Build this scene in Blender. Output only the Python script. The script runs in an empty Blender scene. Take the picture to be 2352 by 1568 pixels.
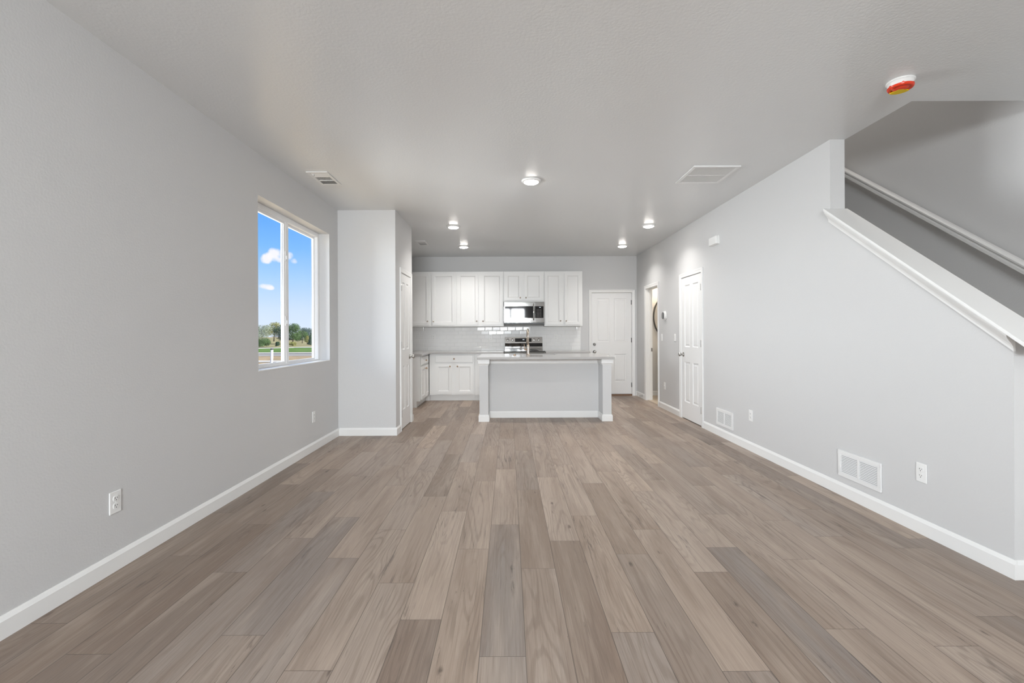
import bpy, bmesh, math, random
from math import pi, sin, cos, radians
from mathutils import Matrix, Vector

scene = bpy.context.scene
COL = scene.collection
random.seed(7)

# ------------------------------------------------------------------ camera
F_PX, IMG_W = 1045.0, 2352.0
CAM_H = 1.248
cam_d = bpy.data.cameras.new('camera')
cam_d.sensor_fit = 'HORIZONTAL'
cam_d.sensor_width = 36.0
cam_d.lens = 36.0 * F_PX / IMG_W
cam_d.shift_x = 8 / IMG_W
cam_d.shift_y = -19 / IMG_W
cam_d.clip_start = 0.05
cam_d.clip_end = 600
cam = bpy.data.objects.new('camera', cam_d)
COL.objects.link(cam)
cam.matrix_world = Matrix.Translation((0, 0, CAM_H)) @ Matrix.Rotation(pi / 2, 4, 'X') @ Matrix.Rotation(-0.0044, 4, 'Z')
scene.camera = cam

# ------------------------------------------------------------------ colour management
vs = scene.view_settings
vs.view_transform = 'Standard'
vs.look = 'None'
vs.gamma = 1.0
vs.use_curve_mapping = False
vs.exposure = 0.12
scene.cycles.max_bounces = 8
scene.cycles.diffuse_bounces = 5
scene.cycles.use_denoising = True


def lin(c):
    return tuple(((v / 255) / 12.92 if v / 255 <= 0.04045 else ((v / 255 + 0.055) / 1.055) ** 2.4) for v in c)


# ------------------------------------------------------------------ sky
world = bpy.data.worlds.new('world')
scene.world = world
world.use_nodes = True
wn, wl = world.node_tree.nodes, world.node_tree.links
wn.clear()
w_out = wn.new('ShaderNodeOutputWorld')
w_bg = wn.new('ShaderNodeBackground')
w_tc = wn.new('ShaderNodeTexCoord')
w_nrm = wn.new('ShaderNodeVectorMath'); w_nrm.operation = 'NORMALIZE'
wl.new(w_tc.outputs['Generated'], w_nrm.inputs[0])
w_sep = wn.new('ShaderNodeSeparateXYZ')
wl.new(w_nrm.outputs[0], w_sep.inputs[0])
w_ramp = wn.new('ShaderNodeValToRGB')
cr = w_ramp.color_ramp
cr.elements[0].position = 0.0
cr.elements[0].color = (*lin((222, 234, 252)), 1)
cr.elements[1].position = 0.55
cr.elements[1].color = (*lin((44, 84, 140)), 1)
for p, c in ((0.05, (206, 226, 255)), (0.11, (168, 209, 255)), (0.17, (124, 187, 253)), (0.25, (88, 162, 246))):
    e = cr.elements.new(p)
    e.color = (*lin(c), 1)
wl.new(w_sep.outputs['Z'], w_ramp.inputs[0])
w_noise = wn.new('ShaderNodeTexNoise')
w_noise.inputs['Scale'].default_value = 42
w_noise.inputs['Detail'].default_value = 6
wl.new(w_nrm.outputs[0], w_noise.inputs['Vector'])
last = w_ramp.outputs[0]


def cloud(center, size, soft, amount):
    """a small cumulus in the sky dome at a direction"""
    global last
    c = Vector(center).normalized()
    side = c.cross(Vector((0, 0, 1))).normalized()
    terms = []
    for ax, s in ((side, size[0]), (Vector((0, 0, 1)), size[1])):
        d = wn.new('ShaderNodeVectorMath'); d.operation = 'DOT_PRODUCT'
        wl.new(w_nrm.outputs[0], d.inputs[0]); d.inputs[1].default_value = ax
        m = wn.new('ShaderNodeMath'); m.operation = 'SUBTRACT'
        wl.new(d.outputs['Value'], m.inputs[0]); m.inputs[1].default_value = ax.dot(c)
        q = wn.new('ShaderNodeMath'); q.operation = 'DIVIDE'
        wl.new(m.outputs[0], q.inputs[0]); q.inputs[1].default_value = s
        p2 = wn.new('ShaderNodeMath'); p2.operation = 'MULTIPLY'
        wl.new(q.outputs[0], p2.inputs[0]); wl.new(q.outputs[0], p2.inputs[1])
        terms.append(p2)
    ad = wn.new('ShaderNodeMath'); ad.operation = 'ADD'
    wl.new(terms[0].outputs[0], ad.inputs[0]); wl.new(terms[1].outputs[0], ad.inputs[1])
    nz = wn.new('ShaderNodeMath'); nz.operation = 'MULTIPLY_ADD'
    wl.new(w_noise.outputs[0], nz.inputs[0]); nz.inputs[1].default_value = 2.6
    wl.new(ad.outputs[0], nz.inputs[2])
    mr = wn.new('ShaderNodeMapRange'); mr.interpolation_type = 'SMOOTHSTEP'
    wl.new(nz.outputs[0], mr.inputs['Value'])
    mr.inputs['From Min'].default_value = 2.25
    mr.inputs['From Max'].default_value = 2.25 - soft
    mr.inputs['To Min'].default_value = 0
    mr.inputs['To Max'].default_value = amount
    mx = wn.new('ShaderNodeMix'); mx.data_type = 'RGBA'
    wl.new(mr.outputs[0], mx.inputs['Factor'])
    wl.new(last, mx.inputs[6]); mx.inputs[7].default_value = (*lin((248, 246, 252)), 1)
    last = mx.outputs[2]


def pix_dir(u, v):
    return (u - 1168, 1045, 765 - v)


for u, v, a, b, k in ((615, 591, .0120, .0110, .95), (632, 583, .0135, .0150, .95), (645, 596, .0085, .0070, .8), (664, 587, .0100, .0100, .8), (675, 597, .0090, .0070, .75), (613, 656, .0150, .0068, .85), (622, 659, .0085, .0045, .8)):
    cloud(pix_dir(u, v), (a, b), 1.0, k)
wl.new(last, w_bg.inputs['Color'])
w_bg.inputs['Strength'].default_value = 1.0
wl.new(w_bg.outputs[0], w_out.inputs['Surface'])

# ------------------------------------------------------------------ sun, daylight through the glazed openings, added fill lights


def aim(o, target):
    d = Vector(target) - o.location
    o.rotation_euler = d.to_track_quat('-Z', 'Y').to_euler()


def area(name, loc, target, sx, sy, power, color, spread=180):
    l = bpy.data.lights.new(name, 'AREA')
    l.shape = 'RECTANGLE'; l.size = sx; l.size_y = sy
    l.energy = power; l.color = color; l.spread = radians(spread)
    o = bpy.data.objects.new(name, l); COL.objects.link(o)
    o.location = loc; aim(o, target)
    return o


sun_d = bpy.data.lights.new('sun', 'SUN')
sun_d.energy = 6.0
sun_d.angle = radians(1.0)
sun_d.color = (1.0, 0.95, 0.86)
sun = bpy.data.objects.new('sun', sun_d)
COL.objects.link(sun)
sun.rotation_euler = Vector((-0.76, -0.06, -0.64)).to_track_quat('-Z', 'Y').to_euler()

DAY = (0.93, 0.97, 1.0)
area('daylight_patio_door', (-0.33, -3.6, 1.95), (-0.1, 5.0, 1.6), 2.2, 0.95, 365, DAY, 165)
area('daylight_side_window', (-6.4, 5.5, 1.75), (1.9, 4.2, 1.6), 6.6, 3.0, 1480, (0.92, 0.965, 1.0))
area('entry_fill', (3.0, -0.6, 2.74), (3.0, -0.6, 0), .3, .3, 15, (1.0, .97, .93))  # unseen fill light, added to brighten the stair wall and entry side
area('upstairs_fill', (2.95, 4.6, 5.42), (3.3, 4.6, 2.0), .5, .5, 19, (1.0, .93, .86))  # unseen warm fill, added to lift the dark stair wall

# ------------------------------------------------------------------ materials
M = {}


def mat(name, color, rough=0.5, metal=0.0, spec=0.5, coat=0.0, bump=None, vary=None):
    m = bpy.data.materials.new(name)
    m.use_nodes = True
    nt = m.node_tree
    b = nt.nodes['Principled BSDF']
    b.inputs['Base Color'].default_value = (*color, 1)
    b.inputs['Roughness'].default_value = rough
    b.inputs['Metallic'].default_value = metal
    b.inputs['Specular IOR Level'].default_value = spec
    b.inputs['Coat Weight'].default_value = coat
    if bump or vary:
        tc = nt.nodes.new('ShaderNodeTexCoord')
    if bump:
        sc, st, dist = bump
        n = nt.nodes.new('ShaderNodeTexNoise')
        n.inputs['Scale'].default_value = sc
        n.inputs['Detail'].default_value = 3
        nt.links.new(tc.outputs['Object'], n.inputs['Vector'])
        bp = nt.nodes.new('ShaderNodeBump')
        bp.inputs['Strength'].default_value = st
        bp.inputs['Distance'].default_value = dist
        nt.links.new(n.outputs[0], bp.inputs['Height'])
        nt.links.new(bp.outputs[0], b.inputs['Normal'])
    if vary:
        sc, c2 = vary
        n2 = nt.nodes.new('ShaderNodeTexNoise')
        n2.inputs['Scale'].default_value = sc
        n2.inputs['Detail'].default_value = 4
        nt.links.new(tc.outputs['Object'], n2.inputs['Vector'])
        mr = nt.nodes.new('ShaderNodeMapRange')
        mr.inputs['From Min'].default_value = 0.35
        mr.inputs['From Max'].default_value = 0.65
        nt.links.new(n2.outputs[0], mr.inputs['Value'])
        mx = nt.nodes.new('ShaderNodeMix'); mx.data_type = 'RGBA'
        mx.inputs[6].default_value = (*color, 1)
        mx.inputs[7].default_value = (*c2, 1)
        nt.links.new(mr.outputs[0], mx.inputs['Factor'])
        nt.links.new(mx.outputs[2], b.inputs['Base Color'])
    M[name] = m
    return m


mat('wall_paint', (0.605, 0.605, 0.605), 0.55, bump=(95, 0.22, 0.004))
mat('ceiling_paint', (0.708, 0.717, 0.718), 0.28, bump=(60, 0.2, 0.006))
mat('trim_white', (0.80, 0.80, 0.79), 0.35)
mat('door_white', (0.79, 0.79, 0.785), 0.38)
mat('cabinet_white', (0.80, 0.80, 0.79), 0.34)
mat('vinyl_white', (0.88, 0.885, 0.89), 0.35)
mat('plastic_white', (0.80, 0.80, 0.79), 0.35)
mat('grille_white', (0.78, 0.78, 0.775), 0.38)
mat('slot_dark', (0.06, 0.06, 0.06), 0.7)
mat('duct_shade', (0.10, 0.10, 0.105), 0.7)  # dark colour standing for shade inside the grille openings
mat('quartz', (0.44, 0.43, 0.42), 0.16, vary=(90, (0.465, 0.455, 0.445)))
mat('steel', (0.60, 0.595, 0.585), 0.07, metal=1.0)
mat('steel_dark', (0.20, 0.20, 0.20), 0.3, metal=0.8)
mat('nickel', (0.56, 0.49, 0.42), 0.25, metal=1.0)
mat('satin_nickel', (0.50, 0.49, 0.47), 0.28, metal=1.0)
mat('bronze', (0.58, 0.42, 0.30), 0.25, metal=1.0)
mat('hinge_steel', (0.32, 0.32, 0.32), 0.35, metal=0.9)
mat('black_glass', (0.006, 0.006, 0.007), 0.04, spec=0.6)
mat('black_plastic', (0.012, 0.012, 0.012), 0.35)
mat('cooktop_glass', (0.006, 0.006, 0.006), 0.05)
mat('key_grey', (0.16, 0.16, 0.16), 0.5)
mat('tile_white', (0.84, 0.84, 0.835), 0.07, spec=0.6)
mat('grout', (0.80, 0.80, 0.79), 0.8)
mat('red_plastic', (0.72, 0.045, 0.012), 0.25)
mat('yellow_label', (0.72, 0.50, 0.005), 0.5)
mat('thermostat_grey', (0.10, 0.10, 0.10), 0.3)
mat('porcelain', (0.82, 0.82, 0.80), 0.15)
mat('mirror', (0.86, 0.86, 0.86), 0.02, metal=1.0)
mat('mirror_frame', (0.05, 0.05, 0.05), 0.4)
mat('threshold', (0.20, 0.115, 0.065), 0.5)
mat('bath_floor', (0.50, 0.43, 0.35), 0.4)
mat('closet_shade', (0.03, 0.028, 0.025), 0.8)  # near-black in place of the shade inside the closed closet
mat('handrail_white', (0.66, 0.655, 0.645), 0.3)
mat('stair_carpet', (0.42, 0.40, 0.37), 0.95, bump=(180, 0.5, 0.01))
mat('dirt', (0.50, 0.38, 0.25), 0.9, spec=0.0, vary=(1.6, (0.36, 0.29, 0.19)))
mat('concrete', (0.62, 0.60, 0.56), 0.8, spec=0.0)
mat('asphalt', (0.40, 0.39, 0.38), 0.85, spec=0.0)
mat('asphalt_dark', (0.07, 0.08, 0.10), 0.85, spec=0.0)
mat('lawn', (0.11, 0.21, 0.06), 0.9, spec=0.0, vary=(0.6, (0.16, 0.28, 0.08)))
mat('dry_grass', (0.30, 0.29, 0.15), 0.9, spec=0.0, vary=(0.5, (0.40, 0.36, 0.22)))
mat('leaf_silver', (0.34, 0.38, 0.25), 0.7, vary=(0.9, (0.40, 0.46, 0.32)))
mat('leaf_green', (0.09, 0.17, 0.045), 0.7, vary=(0.7, (0.13, 0.25, 0.07)))
mat('leaf_dark', (0.035, 0.10, 0.05), 0.7, vary=(0.7, (0.07, 0.15, 0.06)))
mat('leaf_blue', (0.05, 0.12, 0.10), 0.7, vary=(0.7, (0.09, 0.17, 0.12)))
mat('leaf_yellow', (0.34, 0.36, 0.08), 0.7, vary=(0.8, (0.42, 0.40, 0.14)))
mat('bark', (0.12, 0.085, 0.06), 0.9)
mat('pipe_white', (0.82, 0.83, 0.84), 0.4)
mat('pipe_cap', (0.05, 0.06, 0.07), 0.6)
mat('car_white', (0.75, 0.76, 0.78), 0.3)
mat('car_blue', (0.30, 0.40, 0.52), 0.3)
mat('tyre', (0.02, 0.02, 0.02), 0.8)

# clear glass: mostly clear, a little mirror reflection
g = bpy.data.materials.new('window_glass'); g.use_nodes = True
gn, gl = g.node_tree.nodes, g.node_tree.links
gn.clear()
go = gn.new('ShaderNodeOutputMaterial'); gt = gn.new('ShaderNodeBsdfTransparent'); gg = gn.new('ShaderNodeBsdfGlossy')
gm = gn.new('ShaderNodeMixShader'); gf = gn.new('ShaderNodeFresnel')
gf.inputs['IOR'].default_value = 1.25
gt.inputs['Color'].default_value = (0.995, 0.998, 0.997, 1)
gg.inputs['Roughness'].default_value = 0.02
ge = gn.new('ShaderNodeNewGeometry'); gk = gn.new('ShaderNodeMath'); gk.operation = 'SUBTRACT'; gk.inputs[0].default_value = 1.0
gl.new(ge.outputs['Backfacing'], gk.inputs[1])
gq = gn.new('ShaderNodeMath'); gq.operation = 'MULTIPLY'
gl.new(gf.outputs[0], gq.inputs[0]); gl.new(gk.outputs[0], gq.inputs[1])
gl.new(gq.outputs[0], gm.inputs[0]); gl.new(gt.outputs[0], gm.inputs[1]); gl.new(gg.outputs[0], gm.inputs[2])
gl.new(gm.outputs[0], go.inputs['Surface'])
M['glass'] = g


def emit(name, color, strength):
    m = bpy.data.materials.new(name); m.use_nodes = True
    b = m.node_tree.nodes['Principled BSDF']
    b.inputs['Base Color'].default_value = (0.8, 0.8, 0.8, 1)
    b.inputs['Emission Color'].default_value = (*color, 1)
    b.inputs['Emission Strength'].default_value = strength
    M[name] = m


emit('lamp_diffuser', (1.0, 0.955, 0.90), 42)
emit('display_glow', (0.55, 0.75, 1.0), 0.35)


# ---- wood-look floor planks: every plank face carries a random offset and tone
def floor_material():
    m = bpy.data.materials.new('plank_floor'); m.use_nodes = True
    nt = m.node_tree; N = nt.nodes; L = nt.links
    b = N['Principled BSDF']
    at = N.new('ShaderNodeAttribute'); at.attribute_name = 'plank'
    sp = N.new('ShaderNodeSeparateColor'); L.new(at.outputs['Color'], sp.inputs[0])
    uv = N.new('ShaderNodeAttribute'); uv.attribute_name = 'plank_uv'   # x: across 0-.18, y: along 0-1.21
    off = N.new('ShaderNodeCombineXYZ')
    for i, k in enumerate((37.0, 53.0, 29.0)):
        q = N.new('ShaderNodeMath'); q.operation = 'MULTIPLY'
        L.new(sp.outputs['Red'], q.inputs[0]); q.inputs[1].default_value = k
        L.new(q.outputs[0], off.inputs[i])
    pos = N.new('ShaderNodeVectorMath'); pos.operation = 'ADD'
    L.new(uv.outputs['Vector'], pos.inputs[0]); L.new(off.outputs[0], pos.inputs[1])

    def scaled(sx, sy):
        v = N.new('ShaderNodeVectorMath'); v.operation = 'MULTIPLY'
        L.new(pos.outputs[0], v.inputs[0]); v.inputs[1].default_value = (sx, sy, 1)
        return v.outputs[0]

    def noise(vec, scale, detail=4, rough=0.55, dist=0.0):
        n = N.new('ShaderNodeTexNoise')
        L.new(vec, n.inputs['Vector'])
        n.inputs['Scale'].default_value = scale
        n.inputs['Detail'].default_value = detail
        n.inputs['Roughness'].default_value = rough
        n.inputs['Distortion'].default_value = dist
        return n.outputs[0]

    def remap(v, a, b_, c=0.0, d=1.0, smooth=True):
        r = N.new('ShaderNodeMapRange')
        if smooth: r.interpolation_type = 'SMOOTHSTEP'
        L.new(v, r.inputs['Value'])
        r.inputs['From Min'].default_value = a; r.inputs['From Max'].default_value = b_
        r.inputs['To Min'].default_value = c; r.inputs['To Max'].default_value = d
        return r.outputs[0]

    def mixc(fac, a, c):
        x = N.new('ShaderNodeMix'); x.data_type = 'RGBA'
        if isinstance(fac, float): x.inputs['Factor'].default_value = fac
        else: L.new(fac, x.inputs['Factor'])
        for i, s in ((6, a), (7, c)):
            if isinstance(s, tuple): x.inputs[i].default_value = (*s, 1)
            else: L.new(s, x.inputs[i])
        return x.outputs[2]

    def math_(op, a, c):
        x = N.new('ShaderNodeMath'); x.operation = op
        for i, s in enumerate((a, c)):
            if isinstance(s, (int, float)): x.inputs[i].default_value = s
            else: L.new(s, x.inputs[i])
        return x.outputs[0]

    # plank tone: tan - greige - grey brown
    tone = N.new('ShaderNodeValToRGB')
    r = tone.color_ramp
    r.elements[0].position = 0.0; r.elements[0].color = (*lin((118, 102, 90)), 1)
    r.elements[1].position = 1.0; r.elements[1].color = (*lin((186, 168, 152)), 1)
    e = r.elements.new(0.5); e.color = (*lin((163, 145, 130)), 1)
    L.new(sp.outputs['Green'], tone.inputs[0])
    hue = mixc(sp.outputs['Blue'], tone.outputs[0], mixc(0.55, tone.outputs[0], lin((136, 131, 129))))
    broad = noise(scaled(6, 0.75), 1.0, 4, 0.55, 0.5)
    c1 = mixc(math_('MULTIPLY', remap(broad, 0.42, 0.66), 0.42), hue, lin((124, 104, 89)))
    light = noise(scaled(8, 0.8), 1.0, 4, 0.55, 0.3)
    c1 = mixc(math_('MULTIPLY', remap(light, 0.50, 0.70), 0.34), c1, lin((190, 174, 159)))
    # cathedral grain: contour lines of a stretched field, thinned out by a mask
    field = noise(scaled(4.2, 0.42), 1.0, 2, 0.5, 0.25)
    wob = noise(scaled(40, 2.2), 1.0, 3, 0.5)
    ph = math_('ADD', math_('MULTIPLY', field, 150.0), math_('MULTIPLY', wob, 5.0))
    ring = remap(math_('SINE', ph, 0), 0.15, 1.0)
    ringmask = remap(noise(scaled(3.0, 0.8), 1.0, 2), 0.40, 0.62)
    c2 = mixc(math_('MULTIPLY', math_('MULTIPLY', ring, ringmask), 0.30), c1, lin((98, 82, 70)))
    mid = noise(scaled(95, 1.6), 1.0, 5, 0.6)
    c2 = mixc(math_('MULTIPLY', remap(mid, 0.46, 0.72), 0.30), c2, lin((101, 86, 75)))
    fine = noise(scaled(300, 5), 1.0, 5, 0.65)
    c3 = mixc(math_('MULTIPLY', remap(fine, 0.46, 0.70), 0.22), c2, lin((98, 84, 74)))
    fine2 = noise(scaled(420, 7), 1.0, 3, 0.6)
    c3 = mixc(math_('MULTIPLY', remap(fine2, 0.52, 0.70), 0.15), c3, lin((200, 185, 170)))
    # dark mineral streaks, hairline cracks and knots
    st = noise(scaled(42, 2.4), 1.0, 8, 0.68, 0.6)
    st2 = noise(scaled(4.0, 1.3), 1.0, 3, 0.5)
    streak = math_('MULTIPLY', remap(st, 0.55, 0.64), remap(st2, 0.50, 0.64))
    c4 = mixc(math_('MULTIPLY', streak, 0.62), c3, lin((82, 73, 69)))
    ck = noise(scaled(110, 5.0), 1.0, 7, 0.7, 1.2)
    crack = math_('MULTIPLY', remap(ck, 0.60, 0.66), remap(noise(scaled(6.5, 2.2), 1.0, 2), 0.56, 0.68))
    c4 = mixc(math_('MULTIPLY', crack, 0.75), c4, lin((60, 51, 47)))
    vo = N.new('ShaderNodeTexVoronoi')
    wv2 = N.new('ShaderNodeVectorMath'); wv2.operation = 'MULTIPLY_ADD'
    L.new(scaled(6.5, 2.4), wv2.inputs[0]); wv2.inputs[1].default_value = (1, 1, 1)
    cw = N.new('ShaderNodeCombineXYZ'); L.new(math_('MULTIPLY', wob, 0.16), cw.inputs[0]); L.new(math_('MULTIPLY', mid, 0.10), cw.inputs[1])
    L.new(cw.outputs[0], wv2.inputs[2])
    L.new(wv2.outputs[0], vo.inputs['Vector'])
    vo.inputs['Scale'].default_value = 1.0
    knot = math_('MULTIPLY', remap(vo.outputs['Distance'], 0.02, 0.10, 1.0, 0.0), remap(noise(scaled(70, 20), 1.0, 3), 0.36, 0.56))
    c5 = mixc(math_('MULTIPLY', knot, 0.72), c4, lin((66, 53, 46)))
    # micro bevel / seam between the planks
    su = N.new('ShaderNodeSeparateXYZ'); L.new(uv.outputs['Vector'], su.inputs[0])

    def edge(v, width, lo, hi):
        a = math_('ABSOLUTE', math_('SUBTRACT', v, width / 2), 0)
        return remap(a, width / 2 - hi, width / 2 - lo)
    seam = math_('MAXIMUM', edge(su.outputs['X'], 0.1799, 0.0003, 0.0024), edge(su.outputs['Y'], 1.2105, 0.0002, 0.0022))
    c6 = mixc(math_('MULTIPLY', seam, 0.72), c5, lin((72, 62, 56)))
    L.new(c6, b.inputs['Base Color'])
    b.inputs['Specular IOR Level'].default_value = 0.42
    ro = remap(fine, 0.3, 0.7, 0.40, 0.50, False)
    L.new(ro, b.inputs['Roughness'])
    bp = N.new('ShaderNodeBump'); bp.inputs['Strength'].default_value = 0.16; bp.inputs['Distance'].default_value = 0.003
    hgt = math_('SUBTRACT', math_('MULTIPLY', fine, 0.35), seam)
    L.new(hgt, bp.inputs['Height']); L.new(bp.outputs[0], b.inputs['Normal'])
    M['plank_floor'] = m


floor_material()


# ------------------------------------------------------------------ mesh helpers
class MB:
    def __init__(self):
        self.v = []; self.f = []; self.sm = []

    def add(self, verts, faces, smooth=False):
        n = len(self.v)
        self.v += [tuple(p) for p in verts]
        for q in faces:
            self.f.append([i + n for i in q]); self.sm.append(smooth)
        return self

    def box(self, x0, x1, y0, y1, z0, z1):
        v = [(x0, y0, z0), (x1, y0, z0), (x1, y1, z0), (x0, y1, z0), (x0, y0, z1), (x1, y0, z1), (x1, y1, z1), (x0, y1, z1)]
        return self.add(v, [(0, 3, 2, 1), (4, 5, 6, 7), (0, 1, 5, 4), (1, 2, 6, 5), (2, 3, 7, 6), (3, 0, 4, 7)])

    def prism(self, poly, axis, a0, a1, smooth=False):
        """extrude a closed 2-D outline along axis 0/1/2; outline coordinates are the two other axes in order"""
        def mk(p, a):
            q = list(p); q.insert(axis, a); return tuple(q)
        n = len(poly)
        v = [mk(p, a0) for p in poly] + [mk(p, a1) for p in poly]
        f = [tuple(range(n))[::-1], tuple(range(n, 2 * n))]
        self.add(v, f)
        k = len(self.v) - 2 * n
        for i in range(n):
            j = (i + 1) % n
            self.f.append([k + i, k + j, k + n + j, k + n + i]); self.sm.append(smooth)
        return self

    def lathe(self, prof, n=24, mtx=None, smooth=True):
        """revolve (r, h) pairs round the z axis, then transform"""
        v = []; f = []
        for r, h in prof:
            for i in range(n):
                a = 2 * pi * i / n
                v.append(Vector((r * cos(a), r * sin(a), h)))
        for k in range(len(prof) - 1):
            for i in range(n):
                j = (i + 1) % n
                f.append((k * n + i, k * n + j, (k + 1) * n + j, (k + 1) * n + i))
        if mtx: v = [mtx @ p for p in v]
        self.add(v, f, smooth)
        m = len(self.v) - len(v)
        if prof[0][0] > 1e-6:
            self.f.append([m + i for i in range(n)][::-1]); self.sm.append(False)
        if prof[-1][0] > 1e-6:
            self.f.append([m + (len(prof) - 1) * n + i for i in range(n)]); self.sm.append(False)
        return self

    def tube(self, pts, r, n=12, caps=True):
        pts = [Vector(p) for p in pts]
        rs = r if isinstance(r, (list, tuple)) else [r] * len(pts)
        v = []; f = []
        up = None
        for i, p in enumerate(pts):
            d = (pts[min(i + 1, len(pts) - 1)] - pts[max(i - 1, 0)]).normalized()
            if up is None:
                up = Vector((0, 0, 1)) if abs(d.z) < 0.9 else Vector((1, 0, 0))
            a = d.cross(up).normalized(); up = a.cross(d).normalized()
            for k in range(n):
                t = 2 * pi * k / n
                v.append(p + a * (cos(t) * rs[i]) + up * (sin(t) * rs[i]))
        for i in range(len(pts) - 1):
            for k in range(n):
                j = (k + 1) % n
                f.append((i * n + k, i * n + j, (i + 1) * n + j, (i + 1) * n + k))
        self.add(v, f, True)
        if caps:
            m = len(self.v) - len(v)
            self.f.append([m + k for k in range(n)][::-1]); self.sm.append(False)
            self.f.append([m + (len(pts) - 1) * n + k for k in range(n)]); self.sm.append(False)
        return self

    def panel_slab(self, x0, x1, z0, z1, yf, t, panels, prof):
        """a flat leaf facing -y with moulded panels: prof = (inset, depth) rings from each panel's edge"""
        xs = sorted({x0, x1, *[p[0] for p in panels], *[p[1] for p in panels]})
        zs = sorted({z0, z1, *[p[2] for p in panels], *[p[3] for p in panels]})
        for i in range(len(xs) - 1):
            for k in range(len(zs) - 1):
                cx, cz = (xs[i] + xs[i + 1]) / 2, (zs[k] + zs[k + 1]) / 2
                if any(p[0] < cx < p[1] and p[2] < cz < p[3] for p in panels): continue
                self.add([(xs[i], yf, zs[k]), (xs[i + 1], yf, zs[k]), (xs[i + 1], yf, zs[k + 1]), (xs[i], yf, zs[k + 1])], [(0, 1, 2, 3)])
        for p in panels:
            rings = []
            for ins, dep in prof:
                a, b, c, d = p[0] + ins, p[1] - ins, p[2] + ins, p[3] - ins
                rings.append([(a, yf + dep, c), (b, yf + dep, c), (b, yf + dep, d), (a, yf + dep, d)])
            for r0, r1 in zip(rings, rings[1:]):
                for i in range(4):
                    j = (i + 1) % 4
                    self.add([r0[i], r0[j], r1[j], r1[i]], [(0, 1, 2, 3)])
            self.add(rings[-1], [(0, 1, 2, 3)])
        y1 = yf + t
        self.add([(x0, y1, z0), (x1, y1, z0), (x1, y1, z1), (x0, y1, z1)], [(3, 2, 1, 0)])
        self.add([(x0, yf, z0), (x0, y1, z0), (x0, y1, z1), (x0, yf, z1)], [(3, 2, 1, 0)])
        self.add([(x1, yf, z0), (x1, y1, z0), (x1, y1, z1), (x1, yf, z1)], [(0, 1, 2, 3)])
        self.add([(x0, yf, z0), (x1, yf, z0), (x1, y1, z0), (x0, y1, z0)], [(3, 2, 1, 0)])
        self.add([(x0, yf, z1), (x1, yf, z1), (x1, y1, z1), (x0, y1, z1)], [(0, 1, 2, 3)])
        return self

    def build(self, name, material, parent=None, bevel=0, seg=2, loc=None, rotz=0):
        me = bpy.data.meshes.new(name)
        me.from_pydata(self.v, [], self.f)
        for p, s in zip(me.polygons, self.sm): p.use_smooth = s
        if bevel:
            bm = bmesh.new(); bm.from_mesh(me)
            bmesh.ops.remove_doubles(bm, verts=bm.verts, dist=1e-5)
            bm.to_mesh(me); bm.free()
        me.materials.append(M[material])
        me.update()
        o = bpy.data.objects.new(name, me)
        COL.objects.link(o)
        if parent: o.parent = parent
        if loc: o.location = loc
        o.rotation_euler[2] = rotz
        if bevel:
            b = o.modifiers.new('bevel', 'BEVEL')
            b.width = bevel; b.segments = seg; b.limit_method = 'ANGLE'; b.angle_limit = radians(40)
        return o


def box(name, material, x0, x1, y0, y1, z0, z1, parent=None, bevel=0):
    return MB().box(x0, x1, y0, y1, z0, z1).build(name, material, parent, bevel)


def thing(name, label, cat, loc=(0, 0, 0), rotz=0, group=None, kind=None):
    o = bpy.data.objects.new(name, None)
    COL.objects.link(o)
    o.empty_display_size = 0.1
    o.location = loc
    o.rotation_euler[2] = rotz
    return tag(o, label, cat, group, kind)


def tag(o, label, cat, group=None, kind=None):
    o['label'] = label; o['category'] = cat
    if group: o['group'] = group
    if kind: o['kind'] = kind
    return o


def struct(o, label=None, cat=None):
    o['kind'] = 'structure'
    if label: o['label'] = label
    if cat: o['category'] = cat
    return o


def copy_tree(o, parent=None):
    c = o.copy()
    COL.objects.link(c)
    if parent: c.parent = parent
    for ch in list(o.children): copy_tree(ch, c)
    return c


FACE_W, FACE_E = -pi / 2, pi / 2     # turn a front that looks along -y to look along -x / +x
YROT = Matrix.Rotation(pi / 2, 4, 'X')   # lathe axis z -> -y

# ------------------------------------------------------------------ dimensions of the place (metres)
XL, XR, YB, ZC = -2.093, 2.545, 9.02, 2.766
WT = 0.115                 # partition thickness
XRI = XR + WT
XS = 3.65                  # wall beside the stair
YF = -3.05                 # wall behind the photographer
PX, PY0, PY1 = -1.385, 5.585, 6.535      # pantry corner
POST_Y, END_Y = 3.593, 2.292


def cap_z(y): return -0.43 + 0.738 * y    # top of the sloping cap


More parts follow.
